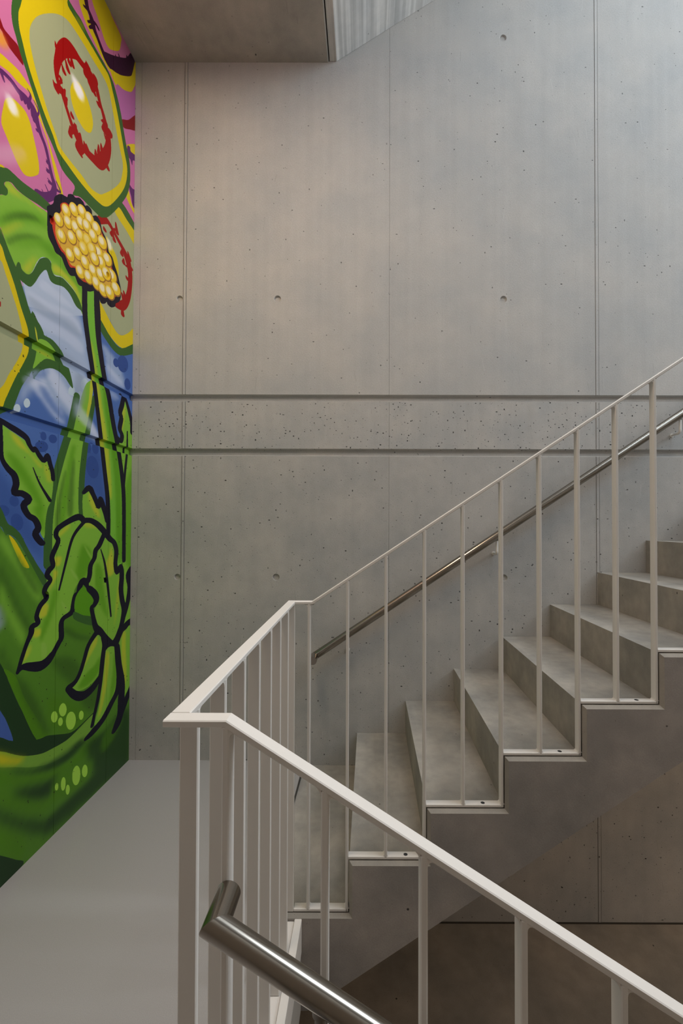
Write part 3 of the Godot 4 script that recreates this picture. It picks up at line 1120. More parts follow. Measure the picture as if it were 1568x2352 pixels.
	fill("yellow", 1, [96, 3154, 60, 3172, 33, 3130, -22, 3102, -22, 3086, 22, 3094, 85, 3120])
	fill("purple", 1, [56, 3215, 24, 3216, -19, 3226, -21, 3129, 17, 3124, 34, 3161, 53, 3185])
	fill("darkgreen", 1, [194, 2988, 133, 3060, -23, 3026, -24, 2961, 82, 2980])
	fill("sage", 1, [460, 2820, 384, 2844, 303, 2868, 203, 2962, -25, 2918, -35, 2442, 60, 2376, 110, 2348, 167, 2337, 241, 2376, 328, 2418, 379, 2565])
	fill("yellow", 1, [203, 2963, 160, 3015, 82, 3001, -24, 2983, -25, 2913, 81, 2938])
	fill("yellow", 1, [344, 2429, 241, 2373, 167, 2337, 110, 2347, 50, 2385, -34, 2453, -36, 2366, 68, 2293, 118, 2274, 203, 2282, 334, 2344])
	fill("darkgreen", 1, [334, 2344, 222, 2286, 118, 2273, -36, 2361, -37, 2310, 88, 2243, 146, 2227, 221, 2237, 325, 2287])
	fill("yellow", 1, [284, 2781, 222, 2760, 180, 2735, 159, 2686, 164, 2638, 211, 2657])
	spray("white", 0.80, 18, [276, 2782, 240, 2779, 222, 2750, 257, 2734])
	stroke("red", [344, 2824, 27, 294, 2863, 34, 260, 2867, 26, 214, 2854, 21, 168, 2836, 22, 109, 2814, 27, 73, 2791, 36, 46, 2748, 29, 35, 2700, 24, 46, 2615, 24, 78, 2546, 31, 127, 2500, 40, 180, 2483, 34])
	stroke("red", [192, 2911, 8, 178, 2867, 21])
	stroke("red", [201, 2873, 8, 232, 2823, 20])
	stroke("red", [214, 2834, 8, 204, 2810, 20])
	stroke("red", [124, 2808, 8, 128, 2780, 21])
	stroke("red", [64, 2830, 8, 45, 2801, 22])
	stroke("red", [108, 2766, 8, 108, 2745, 21])
	stroke("red", [87, 2741, 8, 26, 2759, 22])
	stroke("red", [81, 2686, 8, 66, 2679, 21])
	stroke("red", [124, 2571, 8, 104, 2545, 21])
	stroke("red", [104, 2591, 8, 89, 2562, 21])
	stroke("red", [118, 2502, 8, 112, 2458, 21])
	stroke("red", [302, 2818, 8, 293, 2809, 20])
	fill("darkgreen", 1, [912, 3316, 921, 3277, 925, 3230, 917, 3188, 900, 3160, 878, 3121, 850, 3087, 818, 3046, 780, 3001, 741, 2954, 688, 2915, 625, 2862, 540, 2854, 552, 2806, 497, 2832, 416, 2839, 336, 2848, 303, 2866, 260, 2899, 171, 3006, 85, 3130, 51, 3221, 47, 3288, 58, 3349, 85, 3391, 122, 3465, 152, 3532, 196, 3594, 239, 3629, 301, 3642, 368, 3642, 446, 3644, 505, 3656, 548, 3650, 595, 3648, 615, 3659])
	spray("darkyellow", 0.70, 20, [554, 3629, 498, 3651, 476, 3635, 519, 3611])
	fill("yellow", 1, [840, 3392, 881, 3297, 890, 3254, 884, 3210, 866, 3173, 845, 3132, 819, 3094, 781, 3050, 742, 3008, 689, 2963, 652, 2924, 588, 2912, 498, 2902, 417, 2902, 345, 2911, 296, 2927, 244, 2970, 163, 3073, 106, 3165, 82, 3240, 83, 3298, 115, 3357, 150, 3430, 190, 3508, 238, 3580, 274, 3620, 334, 3619, 399, 3619, 476, 3617, 547, 3616, 601, 3616, 627, 3637])
	fill("sage", 1, [776, 3380, 808, 3326, 828, 3274, 831, 3229, 821, 3194, 802, 3153, 777, 3112, 748, 3069, 713, 3025, 671, 2982, 640, 2950, 575, 2943, 492, 2942, 417, 2934, 346, 2955, 305, 2986, 219, 3073, 155, 3155, 132, 3219, 128, 3278, 158, 3332, 198, 3406, 236, 3482, 277, 3553, 333, 3567, 398, 3564, 475, 3564, 546, 3560, 600, 3549, 650, 3519, 710, 3461])
	stroke("red", [659, 3328, 32, 635, 3381, 41, 588, 3437, 52, 551, 3455, 45, 509, 3458, 34, 462, 3467, 31, 420, 3478, 32, 392, 3468, 28, 372, 3445, 23, 351, 3412, 20, 321, 3382, 21, 295, 3347, 23, 273, 3312, 26, 269, 3257, 30, 288, 3198, 38, 321, 3143, 45, 357, 3102, 45, 409, 3087, 39, 465, 3078, 34, 509, 3079, 28, 544, 3097, 23, 575, 3126, 19, 605, 3159, 17, 628, 3188, 19, 654, 3210, 20, 670, 3236, 19, 670, 3280, 26, 656, 3335, 32])
	stroke("red", [681, 3369, 6, 669, 3351, 20, 656, 3335, 14])
	stroke("red", [690, 3194, 6, 675, 3178, 20, 662, 3171, 14])
	stroke("red", [637, 3317, 6, 621, 3298, 21])
	stroke("red", [616, 3364, 7, 594, 3331, 21])
	stroke("red", [597, 3391, 7, 585, 3372, 21])
	stroke("red", [577, 3419, 7, 564, 3385, 21])
	stroke("red", [464, 3502, 7, 447, 3488, 22, 468, 3431, 15])
	stroke("red", [406, 3498, 7, 385, 3489, 23, 407, 3416, 16])
	stroke("red", [442, 3443, 7, 434, 3423, 22])
	stroke("red", [613, 3227, 7, 625, 3195, 21])
	stroke("red", [600, 3202, 7, 612, 3174, 21])
	stroke("red", [569, 3166, 7, 562, 3155, 21])
	stroke("red", [545, 3136, 7, 534, 3119, 21])
	stroke("red", [575, 3097, 7, 574, 3059, 21])
	stroke("red", [503, 3126, 7, 498, 3092, 22])
	stroke("red", [526, 3069, 7, 522, 3041, 22, 492, 3030, 15])
	stroke("red", [473, 3112, 7, 462, 3095, 22])
	stroke("red", [455, 3114, 7, 443, 3096, 22])
	stroke("red", [381, 3147, 7, 372, 3121, 23])
	stroke("red", [356, 3191, 7, 350, 3148, 23])
	stroke("red", [335, 3215, 7, 322, 3185, 24])
	stroke("red", [307, 3288, 8, 285, 3278, 24])
	stroke("red", [333, 3333, 7, 295, 3356, 24])
	stroke("red", [328, 3304, 7, 256, 3342, 24, 255, 3322, 17])
	stroke("red", [375, 3390, 7, 359, 3391, 23])
	stroke("red", [300, 3173, 8, 274, 3141, 24])
	stroke("red", [407, 3416, 7, 395, 3416, 23])
	stroke("red", [636, 3235, 6, 645, 3247, 20])
	fill("red", 1, [487, 3446, 470, 3495, 447, 3502, 428, 3498, 435, 3463, 409, 3494, 381, 3497, 377, 3478, 392, 3426, 415, 3402, 442, 3416, 461, 3429, 479, 3425])
	fill("red", 1, [692, 3191, 669, 3201, 645, 3245, 629, 3241, 645, 3218, 613, 3219, 612, 3198, 632, 3189, 662, 3170, 681, 3176])
	fill("red", 1, [584, 3063, 574, 3095, 545, 3136, 528, 3137, 530, 3109, 503, 3127, 492, 3111, 487, 3083, 458, 3084, 492, 3030, 515, 3034, 533, 3046, 516, 3082, 544, 3089, 570, 3058])
	fill("red", 1, [332, 3300, 312, 3346, 286, 3349, 256, 3346, 255, 3322, 277, 3299, 303, 3292])
	fill("yellow", 1, [565, 3303, 578, 3261, 570, 3221, 546, 3191, 511, 3174, 474, 3170, 437, 3185, 415, 3211, 404, 3257, 417, 3297, 448, 3333, 485, 3352, 521, 3349, 548, 3327])
	spray("white", 1.00, 26, [569, 3342, 542, 3346, 507, 3349, 478, 3332, 484, 3295, 513, 3278, 548, 3289, 562, 3310])
	fill("paleblue", 0, [870, 2313, 714, 2440, 454, 2479, 428, 2312, 588, 2240, 818, 2174])
	spray("paleblue", 0.90, 60, [862, 2259, 804, 2260, 767, 2305, 718, 2370, 677, 2341, 603, 2358, 522, 2313, 464, 2251, 401, 2095, 407, 1980, 515, 1926, 706, 2029, 802, 2144])
	spray("white2", 0.55, 26, [819, 2237, 699, 2246, 549, 2266, 478, 2227, 492, 2200, 626, 2215, 754, 2189, 818, 2200])
	spray("white2", 0.50, 30, [802, 2174, 674, 2178, 534, 2178, 462, 2150, 476, 2114, 612, 2130, 736, 2119, 791, 2138])
	spray("white2", 0.55, 26, [746, 2317, 677, 2321, 589, 2311, 536, 2298, 595, 2283, 700, 2281, 756, 2280])
	spray("greyblue", 0.50, 36, [819, 2219, 710, 2217, 548, 2232, 478, 2201, 506, 2181, 650, 2180, 776, 2175])
	spray("greyblue", 0.45, 36, [672, 2090, 585, 2074, 475, 2057, 517, 2030, 635, 2043])
	spray("paleblue", 0.80, 50, [879, 1757, 833, 1882, 750, 1950, 671, 1992, 596, 1968, 543, 1934, 486, 1889, 396, 1803, 331, 1742, 440, 1749, 540, 1789, 668, 1841, 770, 1867, 831, 1798])
	spray("white2", 0.75, 34, [813, 1892, 750, 1938, 692, 1882, 606, 1808, 586, 1762, 642, 1766, 725, 1818, 786, 1859])
	spray("white2", 0.75, 34, [717, 1957, 670, 1984, 582, 1922, 472, 1866, 364, 1796, 331, 1747, 410, 1764, 540, 1823, 644, 1880])
	spray("blue", 0.70, 36, [749, 1881, 715, 1883, 631, 1818, 580, 1780, 592, 1769, 667, 1801, 726, 1841])
	spray("paleblue", 0.70, 40, [597, 2030, 489, 2032, 400, 2030, 399, 1975, 493, 1869, 543, 1934])
	spray("paleblue", 0.75, 44, [307, 2223, 220, 2207, 126, 2160, 85, 2093, 162, 2077, 254, 2117])
	spray("white2", 0.60, 34, [272, 2138, 200, 2123, 105, 2092, 84, 2062, 180, 2049, 253, 2062])
	spray("white2", 0.50, 34, [243, 2011, 170, 2012, 142, 1989, 206, 1972])
	fill("icegrey", 1, [801, 1798, 804, 1787, 813, 1778, 824, 1775, 832, 1780, 836, 1790, 832, 1801, 824, 1810, 814, 1813, 805, 1808])
	fill("icegrey", 1, [418, 1988, 424, 1970, 439, 1955, 457, 1950, 471, 1956, 477, 1970, 472, 1988, 458, 2002, 440, 2008, 424, 2002])
	fill("icegrey", 1, [461, 1922, 464, 1908, 474, 1898, 485, 1895, 494, 1900, 498, 1912, 495, 1925, 486, 1935, 474, 1938, 465, 1933])
	fill("icegrey", 1, [440, 1885, 443, 1877, 449, 1870, 458, 1868, 464, 1871, 467, 1878, 464, 1887, 458, 1893, 450, 1895, 443, 1892])
	fill("icegrey", 1, [852, 1763, 856, 1752, 864, 1743, 875, 1740, 883, 1745, 887, 1755, 884, 1766, 875, 1775, 865, 1778, 856, 1774])
	fill("icegrey", 1, [518, 1928, 522, 1914, 534, 1904, 550, 1899, 562, 1903, 566, 1914, 562, 1927, 550, 1938, 535, 1942, 523, 1938])
	fill("deepblue", 1, [149, 2182, 151, 2168, 162, 2156, 176, 2151, 190, 2155, 197, 2166, 196, 2180, 185, 2192, 170, 2197, 157, 2194])
	fill("deepblue", 1, [50, 2211, 55, 2182, 80, 2156, 114, 2145, 145, 2152, 160, 2174, 156, 2202, 132, 2227, 99, 2239, 67, 2233])
	fill("deepblue", 1, [21, 2107, 23, 2087, 38, 2071, 58, 2065, 76, 2071, 87, 2087, 84, 2107, 71, 2123, 51, 2129, 32, 2123])
	fill("deepblue", 1, [705, 1686, 706, 1675, 714, 1667, 726, 1665, 736, 1670, 741, 1679, 739, 1690, 731, 1698, 720, 1700, 710, 1696])
	fill("deepblue", 1, [694, 1645, 699, 1630, 718, 1618, 742, 1615, 762, 1620, 771, 1632, 766, 1646, 749, 1657, 725, 1662, 704, 1657])
	fill("deepblue", 1, [638, 1686, 642, 1675, 654, 1666, 670, 1663, 684, 1667, 691, 1677, 688, 1688, 676, 1697, 660, 1700, 645, 1696])
	fill("deepblue", 1, [324, 1603, 328, 1569, 350, 1547, 382, 1544, 411, 1560, 427, 1590, 423, 1622, 402, 1645, 370, 1650, 340, 1634])
	fill("deepblue", 1, [830, 1330, 833, 1310, 847, 1298, 867, 1299, 884, 1310, 893, 1329, 890, 1348, 876, 1360, 857, 1360, 839, 1349])
	fill("deepblue", 1, [854, 1409, 856, 1397, 868, 1389, 882, 1388, 895, 1395, 901, 1406, 898, 1418, 888, 1426, 873, 1427, 860, 1420])
	fill("deepblue", 1, [900, 1371, 904, 1359, 916, 1351, 933, 1351, 947, 1358, 954, 1370, 951, 1382, 939, 1390, 922, 1390, 907, 1383])
	fill("deepblue", 1, [389, 1690, 391, 1674, 403, 1662, 420, 1660, 435, 1667, 443, 1682, 441, 1698, 430, 1709, 413, 1712, 397, 1705])
	fill("deepblue", 1, [325, 1696, 328, 1679, 340, 1667, 358, 1664, 374, 1672, 383, 1687, 380, 1703, 368, 1716, 351, 1719, 334, 1711])
	fill("deepblue", 1, [154, 2183, 156, 2170, 166, 2158, 181, 2153, 195, 2156, 202, 2167, 200, 2180, 190, 2192, 175, 2197, 161, 2194])
	spray("deepblue", 0.60, 60, [453, 1658, 314, 1679, 269, 1542, 248, 1370, 325, 1444, 405, 1502, 450, 1481])
	spray("deepblue", 0.60, 60, [965, 1528, 878, 1450, 803, 1363, 748, 1269, 708, 1184, 801, 1233, 918, 1326, 963, 1376])
	fill("darkgreen", 1, [1227, 2302, 1129, 2407, 1039, 2422, 964, 2393, 950, 2376, 922, 2340, 884, 2291, 849, 2233, 802, 2152, 764, 2138, 736, 2115, 729, 2095, 752, 2051, 770, 2014, 778, 1981, 788, 1939, 813, 1898, 847, 1850, 870, 1800, 893, 1748, 916, 1732, 951, 1710, 1053, 1664, 1164, 1664, 1230, 1752, 1257, 1941, 1254, 2140])
	fill("yellow", 1, [1208, 2271, 1128, 2352, 1046, 2365, 963, 2337, 935, 2294, 892, 2225, 858, 2156, 821, 2091, 813, 2054, 814, 1997, 839, 1944, 881, 1872, 926, 1782, 952, 1737, 1054, 1693, 1151, 1697, 1208, 1776, 1233, 1957, 1230, 2137])
	fill("sage", 1, [1180, 2214, 1127, 2266, 1045, 2287, 962, 2279, 934, 2239, 891, 2165, 867, 2116, 846, 2052, 847, 1996, 868, 1948, 910, 1881, 953, 1812, 1051, 1761, 1132, 1763, 1180, 1832, 1199, 1973, 1199, 2126])
	stroke("red", [1034, 2106, 22, 1092, 2154, 19, 1134, 2058, 19, 1128, 1922, 21, 1076, 1894, 19, 1027, 1978, 20, 1034, 2106, 22])
	fill("yellow", 1, [1094, 2067, 1076, 2086, 1060, 2036, 1070, 1960, 1092, 1945, 1104, 2003])
	fill("red", 1, [984, 2120, 959, 2128, 955, 2119, 958, 2107, 984, 2090])
	fill("leaf", 1, [1048, 2446, 966, 2510, 935, 2534, 931, 2556, 944, 2560, 940, 2577, 918, 2590, 885, 2586, 826, 2595, 773, 2601, 717, 2612, 714, 2571, 680, 2496, 625, 2479, 525, 2446, 475, 2428, 468, 2298, 524, 2377, 591, 2394, 629, 2394, 672, 2380, 690, 2402, 690, 2422, 714, 2424, 747, 2409, 774, 2374, 795, 2329, 820, 2298, 855, 2296, 875, 2314, 884, 2294, 922, 2337, 955, 2387, 964, 2395, 1047, 2394])
	spray("yellowgreen", 0.80, 30, [940, 2574, 918, 2584, 855, 2581, 773, 2601, 740, 2600, 794, 2590, 875, 2568, 926, 2552])
	spray("midgreen", 0.85, 50, [964, 2422, 911, 2482, 824, 2544, 739, 2574, 705, 2553, 750, 2539, 834, 2504, 911, 2446, 955, 2397])
	spray("shadegreen", 0.80, 26, [964, 2415, 906, 2481, 824, 2536, 761, 2551, 824, 2518, 902, 2467])
	spray("shadegreen", 0.80, 26, [928, 2369, 882, 2415, 813, 2461, 732, 2492, 812, 2446, 881, 2397, 923, 2358])
	spray("midgreen", 0.80, 50, [909, 2359, 823, 2440, 704, 2498, 631, 2468, 679, 2440, 759, 2448, 847, 2396])
	spray("yellowgreen", 0.75, 30, [964, 2384, 937, 2412, 892, 2455, 844, 2486, 892, 2434, 937, 2384])
	spray("yellowgreen", 0.90, 30, [850, 2306, 820, 2304, 795, 2351, 769, 2396, 801, 2371])
	spray("yellowgreen", 0.90, 26, [678, 2416, 642, 2428, 565, 2424, 510, 2406, 480, 2332, 530, 2378, 617, 2401, 672, 2384])
	spray("midgreen", 0.60, 40, [631, 2476, 552, 2452, 482, 2429, 482, 2394, 552, 2419, 630, 2435])
	fill("darkgreen", 1, [1050, 2562, 968, 2612, 954, 2619, 932, 2633, 900, 2636, 852, 2639, 774, 2654, 718, 2658, 695, 2655, 720, 2620, 773, 2609, 831, 2595, 880, 2589, 913, 2594, 940, 2578, 947, 2562, 931, 2556, 930, 2541, 939, 2527, 966, 2512, 1048, 2446])
	fill("darkgreen", 1, [885, 2287, 875, 2317, 863, 2317, 854, 2300, 825, 2297, 800, 2318, 774, 2367, 753, 2400, 714, 2425, 690, 2418, 687, 2396, 666, 2377, 617, 2393, 564, 2386, 524, 2373, 488, 2346, 468, 2311, 487, 2312, 522, 2317, 564, 2348, 610, 2357, 665, 2341, 695, 2343, 719, 2372, 752, 2337, 783, 2286, 809, 2256, 840, 2253, 867, 2259])
	fill("darkgreen", 1, [802, 2152, 764, 2138, 742, 2121, 729, 2099, 673, 2098, 617, 2074, 590, 2043, 564, 2014, 543, 1970, 534, 1935, 556, 1942, 596, 1968, 646, 1980, 694, 1972, 744, 1946, 792, 1915])
	fill("leaf", 1, [763, 2062, 730, 2078, 690, 2075, 648, 2051, 632, 2020, 706, 2008, 745, 1980, 788, 1939, 777, 1981, 770, 2014])
	spray("yellowgreen", 0.80, 22, [751, 2028, 695, 2041, 641, 2029, 671, 2022, 740, 2017])
	fill("yellowgreen", 1, [781, 2110, 770, 2094, 762, 2059, 771, 2067])
	spray("blue", 0.50, 30, [787, 1930, 739, 1942, 694, 1971, 716, 1930, 771, 1901])
	spray("greyblue", 0.80, 22, [843, 1883, 798, 1923, 750, 1946, 782, 1902, 827, 1865])
	fill("leaf", 0, [67, 1457, -54, 1463, -69, 723, 88, 758, 65, 1114])
	spray("midgreen", 0.60, 36, [30, 1374, -55, 1430, -62, 1050, 14, 1084])
	fill("leaf", 1, [493, 1861, 444, 1971, 400, 2011, 373, 2018, 408, 1846, 450, 1703, 470, 1568, 478, 1453, 475, 1361, 571, 1335, 627, 1282, 667, 1147, 679, 1148, 667, 1306, 654, 1406, 625, 1509, 577, 1639, 539, 1738])
	spray("midgreen", 0.70, 26, [538, 1666, 510, 1671, 548, 1516, 578, 1347, 609, 1306, 610, 1388, 581, 1534])
	spray("shadegreen", 0.60, 22, [530, 1603, 516, 1605, 520, 1476, 525, 1369, 558, 1356, 560, 1448])
	spray("shadegreen", 0.60, 20, [588, 1546, 578, 1547, 605, 1429, 616, 1326, 640, 1298, 641, 1362, 618, 1461])
	fill("yellowgreen", 1, [400, 2009, 376, 2016, 390, 1914, 416, 1835, 431, 1840, 413, 1917])
	spray("greyblue", 0.60, 36, [516, 1993, 474, 2024, 444, 1962, 457, 1878, 514, 1847])
	stroke("darkgreen", [504, 1910, 28, 549, 1753, 30, 584, 1671, 31, 623, 1575, 32, 658, 1474, 34, 680, 1370, 35, 687, 1267, 35, 687, 1149, 35])
	stroke("darkgreen", [367, 1938, 19, 393, 1840, 20, 428, 1724, 24, 443, 1650, 26, 458, 1547, 27, 463, 1436, 27, 458, 1353, 25])
	spray("white2", 0.65, 34, [514, 1868, 472, 1866, 396, 1821, 332, 1770, 323, 1730, 395, 1767, 470, 1796, 513, 1821])
	spray("greyblue", 0.50, 34, [535, 1876, 487, 1906, 478, 1856, 526, 1792])
	fill("leaf", 1, [161, 1773, 98, 1784, 119, 1822, 110, 1864, 102, 1948, 68, 2006, 20, 1913, -47, 1843, -62, 1083, 85, 1096, 93, 1507, 126, 1683])
	spray("yellowgreen", 0.80, 20, [102, 1959, 72, 1951, 90, 1868, 109, 1813, 120, 1852])
	spray("midgreen", 0.70, 34, [73, 1508, -51, 1626, -61, 1110, 55, 1119])
	fill("leaf", 1, [451, 1455, 390, 1476, 325, 1401, 299, 1431, 265, 1370, 242, 1293, 272, 1274, 387, 1336, 440, 1335])
	spray("yellowgreen", 0.85, 22, [405, 1471, 374, 1459, 324, 1397, 307, 1350, 356, 1377, 396, 1422])
	stroke("navy", [446, 1468, 17, 401, 1494, 28, 370, 1466, 23, 341, 1431, 23, 321, 1406, 20, 307, 1449, 20, 288, 1422, 26, 261, 1375, 22, 243, 1336, 22])
	fill("stem", 1, [438, 2429, 381, 2455, 368, 2385, 345, 2255, 291, 2047, 282, 2017, 228, 1910, 185, 1801, 145, 1687, 104, 1555, 86, 1376, 85, 1119, 217, 1129, 221, 1324, 252, 1541, 293, 1704, 325, 1868, 360, 1994, 394, 2098, 419, 2225])
	spray("yellowgreen", 0.90, 24, [377, 2037, 337, 2040, 302, 1918, 256, 1785, 217, 1596, 205, 1450, 242, 1496, 271, 1638, 308, 1798, 351, 1929])
	spray("yellowgreen", 0.60, 18, [418, 2180, 388, 2192, 337, 2047, 369, 2037])
	spray("midgreen", 0.80, 26, [305, 2107, 269, 2013, 213, 1842, 165, 1727, 114, 1557, 96, 1148, 144, 1151, 170, 1502, 210, 1695, 276, 1906])
	stroke("navy", [455, 2438, 26, 451, 2310, 25, 426, 2204, 24, 390, 2081, 23, 381, 2043, 22])
	stroke("navy", [418, 2160, 22, 381, 2045, 21, 349, 1925, 20, 308, 1751, 21, 271, 1590, 21, 241, 1448, 22, 231, 1303, 22, 237, 1240, 20])
	stroke("navy", [359, 2454, 26, 349, 2356, 31, 337, 2240, 27, 306, 2128, 25, 279, 2051, 25])
	stroke("navy", [323, 2195, 24, 280, 2048, 23, 242, 1982, 24, 195, 1846, 24, 156, 1754, 23, 123, 1658, 22, 91, 1533, 22, 79, 1405, 21, 74, 1120, 20])
	stroke("navy", [91, 2029, 12, 62, 1995, 15, 28, 1940, 18, 3, 1892, 20, -3, 1835, 22])
	stroke("navy", [91, 2023, 21, 112, 1961, 23, 129, 1922, 21, 115, 1894, 22, 131, 1834, 22, 107, 1803, 21, 118, 1768, 21, 156, 1779, 26])
	stroke("navy", [51, 1835, 6, 52, 1725, 11, 70, 1613, 12, 81, 1518, 9])
	fill("leaf", 1, [994, 1688, 944, 1684, 901, 1670, 863, 1658, 813, 1640, 787, 1610, 760, 1615, 738, 1583, 698, 1581, 674, 1540, 659, 1506, 669, 1426, 692, 1385, 705, 1326, 710, 1264, 732, 1284, 733, 1311, 750, 1345, 782, 1356, 808, 1389, 788, 1412, 799, 1437, 864, 1451, 860, 1480, 880, 1510, 912, 1532, 936, 1574, 943, 1634, 993, 1642])
	spray("midgreen", 0.80, 34, [913, 1587, 857, 1567, 790, 1501, 729, 1422, 706, 1365, 740, 1384, 789, 1434, 840, 1489, 894, 1537])
	spray("midgreen", 0.80, 30, [777, 1382, 729, 1392, 710, 1307, 727, 1288, 750, 1345])
	spray("yellowgreen", 0.90, 22, [901, 1667, 863, 1653, 828, 1626, 792, 1598, 732, 1561, 743, 1552, 802, 1597, 858, 1618, 891, 1644])
	spray("yellowgreen", 0.70, 24, [710, 1576, 680, 1536, 673, 1497, 697, 1503, 715, 1544])
	stroke("navy", [977, 1702, 19, 942, 1695, 20, 901, 1684, 23, 856, 1672, 25, 818, 1657, 23, 803, 1634, 18, 779, 1614, 17, 770, 1624, 17, 744, 1598, 20, 718, 1582, 19, 696, 1607, 19, 681, 1575, 19, 665, 1541, 18, 660, 1510, 17])
	stroke("navy", [947, 1685, 12, 944, 1617, 15, 940, 1562, 17, 912, 1528, 22, 879, 1505, 26, 869, 1472, 26, 878, 1440, 24, 837, 1439, 25, 801, 1419, 28, 829, 1393, 26, 803, 1356, 24, 766, 1339, 25, 746, 1307, 27, 762, 1280, 27, 732, 1249, 26, 718, 1243, 22])
	stroke("navy", [780, 1546, 4, 742, 1487, 8, 678, 1420, 15])
	fill("navy", 1, [717, 2616, 718, 2639, 683, 2674, 672, 2711, 636, 2749, 604, 2762, 590, 2768, 582, 2786, 552, 2806, 532, 2806, 504, 2825, 475, 2827, 460, 2819, 438, 2834, 408, 2833, 400, 2811, 368, 2832, 336, 2825, 318, 2793, 291, 2777, 266, 2753, 255, 2720, 221, 2711, 200, 2683, 174, 2658, 154, 2627, 132, 2583, 133, 2546, 150, 2512, 183, 2487, 189, 2469, 225, 2446, 260, 2445, 269, 2454, 286, 2437, 320, 2424, 345, 2447, 377, 2455, 408, 2437, 438, 2426, 468, 2429, 503, 2422, 524, 2442, 532, 2446, 565, 2433, 599, 2452, 625, 2479, 662, 2478, 680, 2496, 709, 2518, 716, 2561])
	fill("orangered", 1, [674, 2629, 634, 2671, 635, 2704, 604, 2734, 571, 2744, 558, 2765, 531, 2767, 496, 2797, 467, 2793, 415, 2810, 384, 2794, 343, 2792, 292, 2757, 265, 2696, 220, 2652, 196, 2605, 162, 2562, 171, 2538, 217, 2495, 278, 2485, 337, 2484, 394, 2497, 431, 2468, 483, 2455, 526, 2484, 566, 2470, 600, 2502, 631, 2508, 663, 2535, 684, 2573, 684, 2610])
	fill("ochre", 1, [658, 2623, 622, 2688, 571, 2731, 531, 2754, 474, 2783, 422, 2800, 383, 2789, 343, 2782, 296, 2750, 269, 2688, 228, 2643, 205, 2596, 176, 2555, 226, 2501, 287, 2490, 346, 2489, 409, 2494, 483, 2468, 519, 2492, 560, 2483, 593, 2510, 625, 2520, 654, 2540, 666, 2573])
	fill("brown", 1, [564, 2722, 559, 2704, 569, 2684, 588, 2672, 610, 2670, 625, 2680, 629, 2698, 620, 2717, 601, 2730, 580, 2732])
	fill("kernel", 1, [570, 2721, 566, 2705, 574, 2688, 591, 2677, 610, 2676, 623, 2685, 627, 2701, 619, 2718, 603, 2729, 584, 2731])
	spray("white", 0.75, 13, [585, 2718, 584, 2705, 593, 2693, 607, 2689, 618, 2695, 620, 2707, 611, 2719, 597, 2723])
	fill("brown", 1, [508, 2765, 503, 2746, 514, 2726, 534, 2713, 557, 2711, 573, 2721, 577, 2740, 567, 2759, 548, 2773, 525, 2775])
	fill("kernel", 1, [514, 2764, 510, 2748, 519, 2730, 536, 2718, 556, 2717, 571, 2726, 575, 2742, 567, 2760, 549, 2772, 529, 2774])
	spray("white", 0.75, 13, [531, 2760, 529, 2747, 539, 2735, 554, 2730, 566, 2736, 567, 2749, 558, 2761, 543, 2766])
	fill("brown", 1, [446, 2798, 441, 2779, 452, 2758, 474, 2744, 498, 2742, 515, 2752, 519, 2771, 509, 2791, 488, 2805, 464, 2808])
	fill("kernel", 1, [453, 2797, 448, 2780, 457, 2762, 476, 2749, 497, 2748, 513, 2757, 517, 2774, 508, 2792, 490, 2804, 469, 2806])
	spray("white", 0.75, 13, [470, 2792, 468, 2779, 479, 2766, 495, 2762, 507, 2768, 509, 2780, 499, 2793, 483, 2798])
	fill("brown", 1, [387, 2802, 382, 2782, 393, 2761, 416, 2746, 441, 2744, 459, 2754, 464, 2773, 453, 2794, 431, 2809, 406, 2812])
	fill("kernel", 1, [394, 2801, 389, 2783, 399, 2764, 419, 2752, 441, 2750, 457, 2759, 461, 2776, 452, 2795, 433, 2808, 411, 2810])
	spray("white", 0.75, 13, [412, 2796, 410, 2782, 421, 2769, 438, 2764, 451, 2770, 453, 2784, 443, 2797, 426, 2802])
	fill("brown", 1, [328, 2793, 322, 2773, 334, 2751, 358, 2736, 385, 2734, 404, 2745, 408, 2764, 397, 2786, 374, 2801, 347, 2804])
	fill("kernel", 1, [335, 2792, 330, 2774, 340, 2755, 361, 2742, 384, 2740, 402, 2750, 406, 2768, 396, 2786, 376, 2800, 353, 2802])
	spray("white", 0.75, 13, [354, 2787, 352, 2773, 364, 2760, 382, 2755, 395, 2761, 397, 2775, 386, 2788, 369, 2794])
	fill("brown", 1, [614, 2648, 610, 2630, 620, 2612, 638, 2600, 658, 2599, 673, 2610, 677, 2627, 668, 2645, 650, 2657, 630, 2658])
	fill("kernel", 1, [620, 2648, 616, 2632, 624, 2615, 640, 2605, 658, 2605, 671, 2614, 675, 2630, 668, 2646, 652, 2656, 634, 2657])
	spray("white", 0.75, 13, [635, 2644, 634, 2632, 642, 2621, 656, 2617, 667, 2624, 668, 2636, 660, 2647, 646, 2651])
	fill("brown", 1, [549, 2680, 545, 2662, 555, 2642, 574, 2630, 596, 2629, 612, 2640, 616, 2658, 606, 2676, 588, 2689, 566, 2690])
	fill("kernel", 1, [555, 2680, 551, 2663, 560, 2646, 577, 2635, 596, 2634, 610, 2644, 614, 2660, 606, 2677, 589, 2688, 570, 2689])
	spray("white", 0.75, 13, [571, 2676, 570, 2663, 579, 2652, 594, 2648, 605, 2654, 606, 2666, 598, 2678, 583, 2682])
	fill("brown", 1, [494, 2692, 489, 2673, 500, 2653, 520, 2640, 543, 2639, 560, 2650, 564, 2668, 554, 2688, 534, 2701, 511, 2703])
	fill("kernel", 1, [500, 2691, 496, 2674, 505, 2657, 523, 2646, 543, 2645, 558, 2655, 562, 2671, 553, 2688, 536, 2700, 515, 2701])
	spray("white", 0.75, 13, [517, 2688, 515, 2674, 525, 2662, 540, 2658, 552, 2665, 554, 2678, 544, 2690, 529, 2694])
